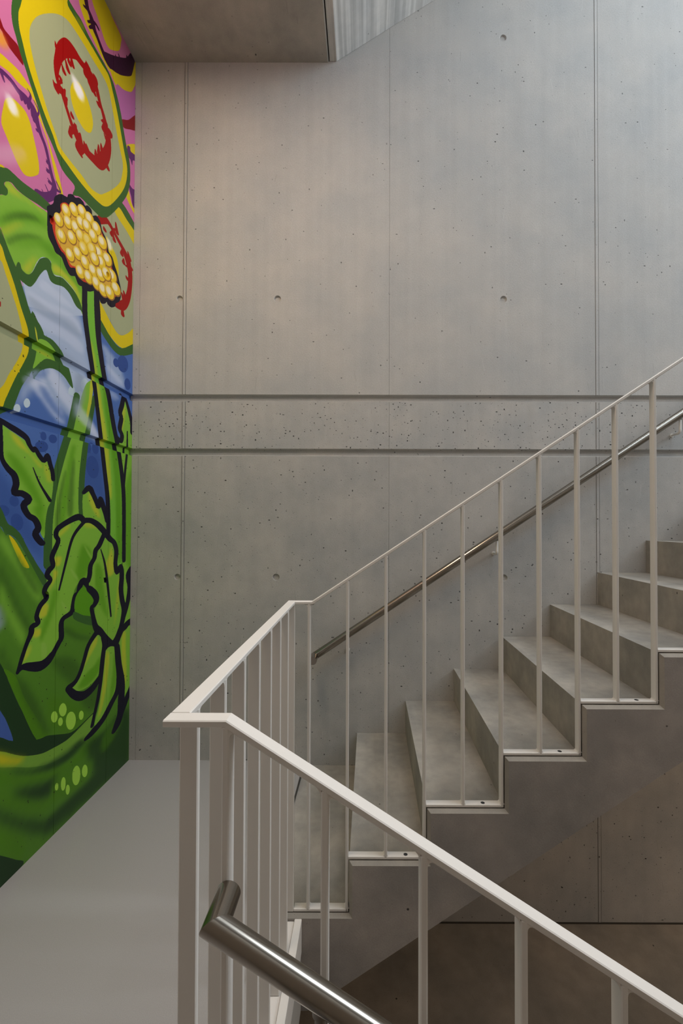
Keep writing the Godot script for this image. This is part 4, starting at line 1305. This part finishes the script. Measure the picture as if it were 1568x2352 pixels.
	fill("brown", 1, [454, 2740, 449, 2721, 460, 2700, 481, 2687, 505, 2685, 522, 2696, 526, 2714, 516, 2734, 496, 2748, 472, 2750])
	fill("kernel", 1, [460, 2739, 456, 2722, 465, 2704, 484, 2692, 505, 2691, 520, 2700, 524, 2717, 516, 2735, 497, 2747, 476, 2749])
	spray("white", 0.75, 13, [478, 2735, 476, 2722, 486, 2709, 502, 2705, 515, 2711, 516, 2724, 506, 2736, 491, 2741])
	fill("brown", 1, [407, 2754, 402, 2734, 413, 2714, 436, 2700, 460, 2698, 478, 2708, 483, 2728, 472, 2748, 450, 2762, 426, 2765])
	fill("kernel", 1, [414, 2753, 409, 2736, 419, 2717, 438, 2705, 460, 2704, 476, 2713, 480, 2730, 471, 2749, 452, 2761, 430, 2763])
	spray("white", 0.75, 13, [432, 2749, 430, 2735, 441, 2722, 458, 2718, 470, 2724, 472, 2738, 462, 2750, 445, 2755])
	fill("brown", 1, [354, 2739, 349, 2719, 360, 2698, 384, 2684, 410, 2682, 428, 2693, 433, 2712, 422, 2733, 399, 2748, 373, 2750])
	fill("kernel", 1, [361, 2738, 356, 2720, 366, 2701, 386, 2689, 409, 2688, 426, 2698, 430, 2716, 421, 2734, 401, 2746, 378, 2748])
	spray("white", 0.75, 13, [380, 2734, 378, 2720, 389, 2707, 406, 2702, 420, 2709, 422, 2722, 411, 2736, 394, 2740])
	fill("brown", 1, [272, 2756, 267, 2735, 280, 2712, 305, 2698, 332, 2696, 352, 2707, 357, 2727, 345, 2749, 321, 2764, 293, 2767])
	fill("kernel", 1, [280, 2755, 275, 2736, 286, 2716, 308, 2703, 332, 2702, 350, 2712, 354, 2730, 344, 2750, 323, 2763, 299, 2765])
	spray("white", 0.75, 13, [301, 2750, 298, 2736, 310, 2722, 329, 2717, 344, 2724, 346, 2738, 334, 2751, 315, 2756])
	fill("brown", 1, [594, 2590, 590, 2572, 599, 2553, 618, 2542, 639, 2542, 654, 2553, 658, 2571, 649, 2589, 631, 2600, 610, 2601])
	fill("kernel", 1, [600, 2590, 596, 2574, 604, 2557, 620, 2547, 639, 2547, 652, 2557, 656, 2573, 648, 2589, 632, 2600, 614, 2600])
	spray("white", 0.75, 13, [615, 2587, 614, 2574, 622, 2563, 636, 2560, 647, 2567, 649, 2579, 640, 2590, 626, 2594])
	fill("brown", 1, [522, 2628, 518, 2609, 528, 2590, 548, 2578, 570, 2578, 586, 2589, 590, 2607, 581, 2626, 561, 2638, 539, 2639])
	fill("kernel", 1, [528, 2628, 524, 2611, 533, 2594, 550, 2583, 570, 2583, 584, 2593, 588, 2610, 580, 2626, 563, 2637, 543, 2638])
	spray("white", 0.75, 13, [545, 2624, 543, 2612, 553, 2600, 568, 2596, 579, 2603, 581, 2616, 572, 2627, 557, 2631])
	fill("brown", 1, [457, 2675, 452, 2656, 463, 2636, 484, 2623, 508, 2622, 525, 2633, 529, 2652, 519, 2671, 499, 2684, 475, 2686])
	fill("kernel", 1, [464, 2674, 459, 2657, 468, 2639, 487, 2628, 508, 2628, 523, 2638, 527, 2654, 518, 2672, 500, 2683, 479, 2684])
	spray("white", 0.75, 13, [481, 2671, 479, 2658, 489, 2645, 505, 2641, 518, 2648, 519, 2661, 509, 2673, 494, 2677])
	fill("brown", 1, [400, 2687, 396, 2667, 407, 2647, 429, 2633, 454, 2632, 472, 2644, 476, 2663, 466, 2683, 444, 2696, 419, 2698])
	fill("kernel", 1, [407, 2687, 403, 2669, 412, 2650, 432, 2639, 454, 2638, 470, 2648, 474, 2666, 465, 2684, 446, 2696, 424, 2697])
	spray("white", 0.75, 13, [426, 2683, 424, 2669, 434, 2656, 451, 2652, 464, 2659, 466, 2672, 456, 2685, 439, 2689])
	fill("brown", 1, [303, 2684, 298, 2664, 310, 2642, 334, 2628, 361, 2627, 380, 2639, 385, 2659, 374, 2680, 350, 2694, 323, 2696])
	fill("kernel", 1, [310, 2684, 305, 2665, 316, 2646, 337, 2634, 361, 2633, 378, 2644, 383, 2662, 373, 2681, 352, 2693, 328, 2694])
	spray("white", 0.75, 13, [330, 2680, 328, 2665, 340, 2652, 358, 2648, 372, 2655, 374, 2669, 363, 2682, 345, 2686])
	fill("brown", 1, [224, 2696, 219, 2674, 232, 2652, 258, 2637, 286, 2636, 307, 2648, 312, 2669, 300, 2691, 275, 2705, 246, 2707])
	fill("kernel", 1, [232, 2695, 227, 2676, 238, 2656, 261, 2643, 286, 2642, 305, 2654, 310, 2672, 299, 2691, 277, 2704, 252, 2706])
	spray("white", 0.75, 13, [254, 2690, 251, 2676, 264, 2662, 283, 2658, 298, 2665, 300, 2679, 288, 2693, 269, 2698])
	fill("brown", 1, [533, 2542, 529, 2523, 538, 2504, 558, 2493, 580, 2493, 596, 2505, 600, 2523, 591, 2542, 572, 2553, 550, 2553])
	fill("kernel", 1, [539, 2541, 535, 2524, 544, 2508, 561, 2498, 580, 2499, 594, 2509, 598, 2526, 590, 2542, 573, 2552, 554, 2552])
	spray("white", 0.75, 13, [555, 2539, 554, 2526, 563, 2515, 578, 2512, 589, 2519, 591, 2532, 582, 2543, 567, 2546])
	fill("brown", 1, [476, 2581, 471, 2562, 482, 2542, 503, 2531, 526, 2531, 542, 2542, 547, 2561, 537, 2580, 517, 2592, 493, 2593])
	fill("kernel", 1, [482, 2581, 478, 2564, 487, 2546, 505, 2536, 526, 2536, 541, 2547, 545, 2564, 536, 2581, 518, 2591, 498, 2592])
	spray("white", 0.75, 13, [499, 2578, 498, 2565, 507, 2553, 523, 2550, 535, 2557, 537, 2570, 527, 2582, 512, 2585])
	fill("brown", 1, [430, 2633, 425, 2613, 436, 2593, 458, 2580, 482, 2580, 500, 2592, 504, 2611, 494, 2630, 473, 2643, 448, 2644])
	fill("kernel", 1, [437, 2632, 432, 2615, 442, 2597, 461, 2586, 482, 2586, 498, 2596, 502, 2613, 493, 2631, 474, 2642, 453, 2643])
	spray("white", 0.75, 13, [455, 2629, 453, 2616, 463, 2603, 479, 2600, 492, 2607, 494, 2620, 484, 2632, 468, 2636])
	fill("brown", 1, [364, 2667, 359, 2647, 371, 2626, 394, 2613, 420, 2612, 438, 2624, 443, 2643, 432, 2663, 410, 2677, 384, 2678])
	fill("kernel", 1, [372, 2667, 367, 2648, 377, 2630, 397, 2618, 419, 2618, 436, 2628, 440, 2646, 431, 2664, 411, 2676, 389, 2677])
	spray("white", 0.75, 13, [390, 2663, 388, 2649, 399, 2636, 417, 2632, 430, 2639, 432, 2653, 421, 2665, 404, 2670])
	fill("brown", 1, [417, 2572, 413, 2552, 424, 2532, 446, 2520, 470, 2520, 488, 2532, 492, 2552, 482, 2571, 460, 2583, 436, 2584])
	fill("kernel", 1, [424, 2572, 420, 2554, 429, 2536, 448, 2526, 470, 2526, 486, 2537, 490, 2554, 481, 2572, 462, 2582, 441, 2583])
	spray("white", 0.75, 13, [442, 2569, 440, 2555, 451, 2543, 467, 2540, 480, 2547, 482, 2561, 472, 2572, 455, 2576])
	fill("brown", 1, [281, 2649, 275, 2628, 288, 2606, 313, 2593, 340, 2592, 360, 2604, 365, 2624, 353, 2646, 329, 2659, 301, 2661])
	fill("kernel", 1, [288, 2648, 283, 2630, 294, 2610, 316, 2598, 340, 2598, 358, 2609, 362, 2628, 352, 2646, 331, 2658, 307, 2659])
	spray("white", 0.75, 13, [309, 2644, 307, 2630, 318, 2617, 337, 2613, 351, 2620, 353, 2634, 342, 2647, 323, 2652])
	fill("brown", 1, [350, 2568, 345, 2547, 357, 2526, 380, 2514, 406, 2514, 425, 2527, 430, 2547, 419, 2567, 396, 2579, 370, 2580])
	fill("kernel", 1, [358, 2567, 353, 2549, 363, 2531, 383, 2520, 406, 2520, 423, 2532, 427, 2550, 418, 2567, 398, 2578, 375, 2578])
	spray("white", 0.75, 13, [377, 2564, 375, 2550, 386, 2538, 403, 2535, 417, 2542, 419, 2556, 408, 2568, 390, 2572])
	fill("brown", 1, [454, 2507, 449, 2487, 460, 2468, 481, 2456, 505, 2457, 522, 2470, 526, 2489, 516, 2508, 496, 2519, 472, 2519])
	fill("kernel", 1, [460, 2507, 456, 2489, 465, 2472, 484, 2462, 505, 2463, 520, 2474, 524, 2492, 515, 2508, 497, 2518, 476, 2518])
	spray("white", 0.75, 13, [478, 2504, 476, 2491, 486, 2479, 502, 2477, 514, 2484, 516, 2497, 506, 2509, 490, 2512])
	fill("brown", 1, [177, 2634, 171, 2612, 185, 2590, 212, 2576, 242, 2575, 263, 2588, 268, 2609, 256, 2631, 230, 2645, 199, 2647])
	fill("kernel", 1, [185, 2634, 180, 2614, 191, 2594, 215, 2582, 241, 2582, 260, 2593, 266, 2612, 255, 2632, 232, 2644, 205, 2645])
	spray("white", 0.75, 13, [207, 2630, 205, 2615, 218, 2601, 238, 2597, 254, 2605, 256, 2620, 243, 2633, 223, 2637])
	fill("brown", 1, [389, 2516, 384, 2496, 396, 2476, 418, 2465, 443, 2465, 461, 2478, 466, 2498, 455, 2517, 433, 2529, 408, 2529])
	fill("kernel", 1, [396, 2516, 392, 2498, 401, 2480, 421, 2470, 443, 2471, 459, 2483, 464, 2500, 454, 2518, 435, 2528, 413, 2528])
	spray("white", 0.75, 13, [415, 2514, 413, 2500, 424, 2488, 440, 2485, 454, 2493, 455, 2506, 445, 2518, 428, 2521])
	fill("brown", 1, [284, 2584, 278, 2563, 291, 2542, 316, 2529, 343, 2529, 363, 2542, 368, 2562, 356, 2583, 332, 2596, 304, 2597])
	fill("kernel", 1, [291, 2584, 286, 2565, 297, 2546, 319, 2535, 343, 2536, 360, 2547, 365, 2565, 355, 2584, 334, 2595, 310, 2596])
	spray("white", 0.75, 13, [312, 2581, 310, 2566, 321, 2554, 340, 2550, 354, 2558, 356, 2572, 345, 2585, 326, 2588])
	fill("brown", 1, [232, 2617, 226, 2596, 239, 2574, 265, 2560, 294, 2560, 314, 2573, 319, 2594, 307, 2615, 282, 2629, 253, 2630])
	fill("kernel", 1, [240, 2617, 234, 2598, 246, 2578, 268, 2566, 293, 2566, 312, 2578, 316, 2597, 306, 2616, 284, 2628, 259, 2628])
	spray("white", 0.75, 13, [261, 2613, 259, 2598, 271, 2585, 290, 2582, 305, 2589, 307, 2604, 295, 2617, 276, 2621])
	fill("brown", 1, [321, 2522, 316, 2501, 327, 2480, 352, 2468, 378, 2469, 397, 2482, 402, 2502, 391, 2522, 368, 2535, 341, 2535])
	fill("kernel", 1, [328, 2522, 323, 2503, 333, 2485, 354, 2474, 378, 2475, 395, 2487, 399, 2505, 390, 2523, 370, 2534, 346, 2534])
	spray("white", 0.75, 13, [348, 2519, 346, 2505, 357, 2493, 375, 2490, 389, 2498, 391, 2512, 380, 2524, 362, 2527])
	fill("brown", 1, [261, 2519, 255, 2497, 268, 2476, 293, 2464, 321, 2465, 341, 2478, 346, 2499, 334, 2519, 310, 2532, 282, 2532])
	fill("kernel", 1, [269, 2519, 264, 2500, 274, 2481, 296, 2470, 321, 2471, 339, 2483, 344, 2502, 334, 2520, 312, 2531, 287, 2531])
	spray("white", 0.75, 13, [289, 2516, 287, 2501, 299, 2489, 318, 2486, 332, 2494, 334, 2508, 323, 2521, 304, 2524])
	fill("brown", 1, [138, 2586, 132, 2563, 146, 2541, 174, 2527, 204, 2527, 227, 2541, 232, 2562, 219, 2584, 192, 2598, 161, 2599])
	fill("kernel", 1, [146, 2585, 141, 2565, 153, 2546, 177, 2534, 204, 2534, 224, 2546, 229, 2566, 218, 2585, 194, 2597, 167, 2598])
	spray("white", 0.75, 13, [169, 2582, 167, 2567, 180, 2553, 201, 2550, 217, 2558, 219, 2573, 206, 2586, 186, 2590])
	fill("brown", 1, [198, 2535, 192, 2513, 206, 2492, 232, 2479, 262, 2480, 283, 2493, 288, 2514, 276, 2535, 250, 2548, 220, 2549])
	fill("kernel", 1, [206, 2535, 201, 2516, 212, 2496, 236, 2485, 262, 2486, 280, 2498, 285, 2517, 275, 2536, 252, 2548, 226, 2547])
	spray("white", 0.75, 13, [228, 2532, 226, 2517, 239, 2504, 258, 2501, 274, 2509, 276, 2524, 264, 2537, 244, 2540])
	fill("brown", 1, [339, 2635, 334, 2614, 346, 2593, 370, 2580, 396, 2580, 415, 2592, 419, 2612, 408, 2632, 386, 2645, 359, 2646])
	fill("kernel", 1, [347, 2634, 342, 2616, 352, 2597, 373, 2586, 396, 2586, 412, 2597, 417, 2614, 408, 2633, 388, 2644, 364, 2645])
	spray("white", 0.75, 13, [366, 2631, 364, 2617, 375, 2604, 393, 2600, 406, 2607, 408, 2621, 398, 2634, 380, 2638])
	spray("kernel", 0.50, 34, [508, 2651, 436, 2696, 396, 2647, 426, 2602, 486, 2621])
	fill("darkgreen", 1, [1030, 1452, 945, 1384, 909, 1326, 881, 1311, 842, 1282, 806, 1230, 746, 1154, 692, 1093, 710, 1067, 757, 1125, 815, 1204, 861, 1261, 901, 1283, 917, 1280, 935, 1308, 944, 1314, 1028, 1368])
	fill("yellow", 1, [901, 1279, 870, 1258, 825, 1198, 794, 1151, 830, 1160, 870, 1219])
	spray("leaf", 0.80, 40, [944, 1288, 903, 1259, 835, 1169, 734, 1054, 732, 1000, 782, 1045, 859, 1150, 943, 1247])
	spray("shadegreen", 0.90, 40, [942, 1178, 896, 1104, 832, 995, 779, 914, 810, 907, 870, 1009, 941, 1131])
	spray("shadegreen", 0.70, 30, [874, 1222, 825, 1161, 756, 1076, 739, 1031, 782, 1068, 839, 1148])
	spray("leaf", 0.80, 40, [940, 1110, 884, 1004, 815, 904, 824, 848, 893, 957, 939, 1035])
	spray("shadegreen", 0.90, 44, [936, 884, 900, 819, 851, 748, 774, 626, 724, 516, 778, 539, 850, 658, 908, 766, 935, 826])
	spray("greyblue", 0.80, 36, [965, 1026, 930, 1013, 920, 945, 963, 942])
	fill("leaf", 1, [462, 1344, 571, 1330, 626, 1302, 632, 1229, 656, 1178, 667, 1131, 689, 1102, 700, 1049, 727, 991, 748, 946, 774, 913, 804, 850, 842, 766, 771, 763, 683, 756, 642, 784, 600, 830, 595, 911, 537, 937, 505, 1021, 449, 1066, 396, 1038, 352, 1156, 268, 1274, 355, 1326, 410, 1344])
	spray("midgreen", 0.85, 34, [452, 1225, 384, 1195, 383, 1131, 427, 1072, 478, 1061, 500, 1106, 473, 1182])
	spray("midgreen", 0.75, 30, [653, 1042, 622, 1030, 651, 942, 697, 873, 724, 841, 720, 898, 675, 974])
	spray("yellowgreen", 0.90, 22, [615, 1285, 558, 1318, 544, 1309, 596, 1277, 621, 1265])
	spray("yellowgreen", 0.90, 18, [644, 1179, 600, 1178, 612, 1142, 649, 1146])
	spray("yellowgreen", 0.90, 18, [655, 1126, 624, 1119, 630, 1095, 659, 1059, 682, 1038, 654, 1090])
	spray("yellowgreen", 0.90, 18, [716, 993, 681, 987, 692, 942, 737, 943])
	spray("yellowgreen", 0.90, 18, [768, 897, 725, 895, 730, 866, 768, 871])
	spray("yellowgreen", 0.80, 20, [808, 826, 778, 843, 788, 809, 823, 786])
	spray("yellowgreen", 0.70, 26, [447, 1331, 355, 1326, 323, 1303, 432, 1308])
	spray("leaf2", 0.80, 12, [438, 1224, 384, 1176, 376, 1153, 407, 1178])
	spray("leaf2", 0.80, 12, [541, 1128, 492, 1088, 478, 1061, 513, 1082])
	spray("leaf2", 0.80, 12, [597, 989, 557, 949, 550, 927, 583, 946])
	spray("leaf2", 0.80, 14, [718, 836, 690, 821, 689, 774, 717, 774])
	stroke("navy", [440, 1337, 25, 480, 1354, 30, 558, 1332, 24, 624, 1302, 22, 638, 1274, 21, 622, 1251, 19, 632, 1229, 21, 651, 1202, 22, 662, 1178, 21, 654, 1146, 21, 678, 1128, 23, 690, 1108, 22, 669, 1086, 18, 694, 1064, 22, 705, 1042, 21, 692, 1016, 22, 726, 991, 21, 743, 967, 19, 749, 946, 19, 741, 921, 21, 774, 913, 23, 779, 888, 23, 804, 850, 17, 827, 805, 17, 840, 775, 15, 848, 756, 15])
	stroke("navy", [848, 757, 12, 820, 769, 23, 768, 754, 35, 722, 743, 40, 683, 750, 37, 654, 768, 30, 639, 780, 23, 611, 808, 23, 594, 829, 24, 596, 887, 22, 581, 908, 21, 549, 916, 22, 520, 926, 24, 514, 959, 20, 498, 994, 24, 477, 1004, 23, 463, 1037, 25, 440, 1056, 29, 404, 1034, 30, 388, 1009, 23])
	stroke("navy", [440, 1331, 17, 503, 1283, 14, 536, 1237, 12, 568, 1155, 11, 598, 1076, 9, 613, 1037, 8])
	fill("leaf", 1, [272, 1269, 182, 1213, 162, 1082, 142, 1053, 106, 1072, 96, 912, 89, 804, 154, 723, 200, 707, 279, 767, 347, 893, 308, 947, 388, 1014, 390, 1073, 344, 1155, 304, 1209])
	spray("yellowgreen", 0.85, 20, [201, 1204, 181, 1144, 171, 1073, 224, 1050, 252, 1110, 218, 1166])
	spray("yellowgreen", 0.60, 20, [123, 1038, 102, 964, 138, 859, 165, 785, 149, 921])
	spray("midgreen", 0.70, 26, [336, 1127, 286, 1094, 267, 988, 229, 847, 299, 917, 342, 1017])
	fill("midgreen", 1, [497, 986, 441, 1028, 403, 998, 348, 944, 377, 917, 369, 872, 439, 893, 500, 918])
	fill("darkgreen", 1, [507, 923, 439, 894, 370, 872, 358, 830, 438, 856, 509, 892])
	stroke("navy", [268, 1272, 22, 313, 1214, 24, 343, 1192, 22, 352, 1156, 21, 383, 1122, 22, 390, 1077, 23, 404, 1048, 23])
	stroke("navy", [447, 1337, 25, 387, 1338, 26, 323, 1316, 29, 264, 1279, 29, 215, 1244, 27, 174, 1222, 24, 152, 1176, 23, 160, 1112, 21, 142, 1063, 23, 107, 1095, 21, 94, 1035, 25, 102, 975, 25, 89, 911, 25, 68, 856, 26, 79, 802, 26, 98, 765, 24])
	stroke("navy", [298, 1194, 5, 261, 1121, 10, 232, 1007, 12, 198, 841, 8])
	stroke("navy", [392, 1012, 29, 349, 981, 32, 331, 950, 28, 348, 926, 23, 371, 916, 19, 354, 862, 20, 338, 820, 26, 305, 787, 36, 266, 738, 48, 204, 686, 58, 140, 704, 40, 88, 763, 35])
	stroke("navy", [-13, 1076, 25, 23, 1037, 30, 9, 972, 24, 22, 906, 24, 45, 852, 22, 79, 797, 21])
	stroke("navy", [-46, 776, 37, 38, 765, 34, 97, 719, 29])
	fill("deepgreen", 1, [1020, 885, 934, 739, 898, 747, 935, 818, 1021, 950])
	fill("deepgreen", 1, [1020, 904, 944, 827, 898, 747, 840, 631, 736, 451, 771, 460, 868, 503, 930, 540, 1014, 578])
	fill("blue2", 1, [1018, 787, 932, 646, 900, 592, 867, 503, 930, 543, 1014, 591])
	fill("grass", 1, [896, 747, 917, 791, 871, 759, 846, 723, 810, 645, 735, 530, 671, 437, 739, 450, 840, 635])
	spray("shadegreen", 0.90, 40, [846, 723, 801, 693, 725, 575, 666, 450, 689, 449, 746, 538, 815, 647])
	fill("deepgreen", 1, [1014, 591, 930, 548, 868, 506, 739, 452, 677, 440, 605, 413, 514, 383, 429, 390, 330, 405, 329, 389, 429, 381, 486, 371, 553, 363, 641, 371, 716, 384, 816, 425, 902, 481, 930, 498, 1014, 552])
	fill("leaf3", 1, [1014, 546, 930, 497, 902, 480, 816, 425, 716, 384, 641, 371, 553, 363, 486, 371, 330, 398, 344, 345, 413, 303, 512, 298, 640, 311, 753, 350, 855, 402, 1013, 487])
	spray("yellow", 0.80, 40, [972, 513, 929, 492, 874, 451, 806, 410, 845, 408, 972, 473])
	spray("deepgreen", 0.85, 40, [874, 402, 784, 348, 675, 322, 552, 309, 450, 320, 412, 294, 511, 272, 639, 279, 763, 326, 845, 372])
	spray("grass", 0.80, 40, [954, 444, 835, 356, 686, 296, 511, 255, 367, 282, 303, 271, 411, 222, 550, 233, 730, 274, 953, 390])
	spray("deepgreen", 0.90, 60, [858, 316, 719, 260, 614, 234, 637, 183, 718, 198, 833, 273])
	spray("grass", 0.70, 50, [953, 386, 858, 298, 712, 191, 637, 167, 671, 132, 781, 184, 952, 316])
	spray("deepgreen", 0.80, 60, [952, 302, 832, 194, 705, 107, 658, 38, 780, 110, 951, 261])
	spray("grass", 0.90, 60, [951, 241, 869, 168, 810, 93, 819, 34, 896, 102, 949, 160])
	spray("deepgreen", 0.80, 70, [412, 276, 253, 268, 8, 296, 2, -21, 248, -1, 546, 15, 670, 30, 682, 92, 508, 93, 332, 110])
	spray("grass", 0.60, 40, [269, 247, 164, 278, 68, 258, 163, 188, 268, 171])
	fill("deepgreen", 1, [1007, 190, 923, 119, 848, 51, 804, 4, 920, -6, 1004, 4])
	spray("grass", 0.70, 50, [668, 601, 582, 553, 445, 466, 414, 401, 514, 391, 642, 456, 667, 529])
	spray("grass", 0.75, 46, [626, 241, 510, 212, 365, 172, 379, 117, 481, 111, 587, 130, 648, 150])
	spray("shadegreen", 0.85, 40, [648, 746, 520, 718, 448, 636, 490, 589, 597, 666])
	spray("grass", 0.60, 40, [569, 877, 452, 838, 362, 823, 376, 794, 522, 837])
	spray("shadegreen", 0.80, 30, [562, 867, 466, 811, 376, 776, 391, 766, 494, 796, 568, 843])
	spray("shadegreen", 0.80, 40, [446, 502, 340, 536, 292, 547, 306, 449, 369, 419])
	fill("dot", 1, [612, 491, 618, 479, 629, 475, 642, 481, 652, 494, 655, 509, 650, 521, 639, 525, 626, 520, 616, 507])
	fill("dot", 1, [552, 498, 558, 483, 572, 478, 588, 485, 600, 500, 604, 518, 598, 532, 584, 538, 568, 532, 556, 516])
	fill("dot", 1, [577, 456, 581, 447, 590, 444, 599, 448, 607, 458, 609, 470, 605, 479, 597, 482, 587, 478, 580, 468])
	fill("dot", 1, [485, 422, 494, 402, 513, 395, 535, 404, 551, 426, 556, 452, 548, 472, 529, 479, 507, 470, 490, 448])
	fill("dot", 1, [426, 423, 430, 412, 440, 408, 452, 413, 460, 424, 462, 438, 458, 448, 448, 452, 437, 447, 428, 436])
	fill("dot", 1, [602, 187, 605, 179, 611, 177, 618, 181, 623, 189, 624, 200, 621, 208, 615, 210, 608, 206, 603, 198])
	fill("dot", 1, [553, 172, 557, 157, 566, 152, 576, 157, 583, 172, 585, 190, 581, 205, 572, 211, 562, 206, 554, 191])
	fill("dot", 1, [523, 131, 527, 120, 535, 116, 544, 121, 550, 133, 552, 147, 548, 158, 540, 162, 532, 156, 525, 145])
	fill("dot", 1, [446, 152, 454, 130, 470, 123, 489, 133, 503, 157, 506, 185, 499, 207, 482, 214, 464, 205, 449, 181])
	fill("dot", 1, [389, 143, 394, 129, 407, 125, 420, 132, 431, 148, 434, 167, 428, 181, 416, 186, 402, 178, 392, 162])
	fill("leaf", 1, [312, 772, 360, 759, 406, 712, 442, 660, 476, 606, 517, 575, 454, 548, 372, 548, 301, 580, 277, 658, 266, 712, 279, 743])
	spray("yellowgreen", 0.80, 18, [321, 767, 368, 742, 412, 678, 434, 640, 390, 680, 328, 728])
	spray("midgreen", 0.80, 24, [418, 609, 342, 630, 294, 662, 301, 590, 387, 554, 468, 564])
	stroke("navy", [321, 791, 27, 391, 744, 21, 427, 682, 19, 455, 634, 20, 490, 602, 22, 541, 590, 29])
	stroke("navy", [545, 589, 24, 496, 544, 32, 431, 516, 41, 356, 525, 37, 288, 562, 22])
	stroke("navy", [275, 752, 16, 257, 709, 22, 273, 647, 20, 292, 559, 16])
	fill("leaf", 1, [243, 677, 149, 664, 121, 538, 158, 411, 220, 352, 336, 330, 294, 428, 271, 561])
	spray("yellowgreen", 0.80, 18, [243, 667, 208, 638, 231, 501, 272, 396, 305, 367, 266, 512])
	spray("midgreen", 0.70, 22, [162, 645, 122, 534, 167, 429, 212, 387, 178, 532])
	stroke("navy", [257, 704, 20, 272, 609, 18, 290, 520, 19, 310, 453, 18, 334, 398, 16, 356, 343, 18])
	stroke("navy", [142, 680, 23, 128, 596, 25, 111, 510, 28, 125, 434, 29, 185, 387, 30, 262, 336, 32, 348, 312, 33, 405, 304, 21])
	fill("leaf", 1, [114, 672, 87, 717, 48, 738, -69, 739, -74, 450, 41, 384, 87, 319, 72, 446, 104, 558])
	spray("yellowgreen", 0.80, 18, [87, 712, 48, 728, 46, 645, 33, 485, 62, 417, 84, 552])
	stroke("navy", [135, 668, 29, 112, 561, 29, 82, 460, 32, 86, 380, 36, 94, 301, 35, 122, 257, 41, 156, 232, 29])
	stroke("navy", [-31, 422, 19, 30, 354, 30, 79, 306, 36, 127, 254, 29])
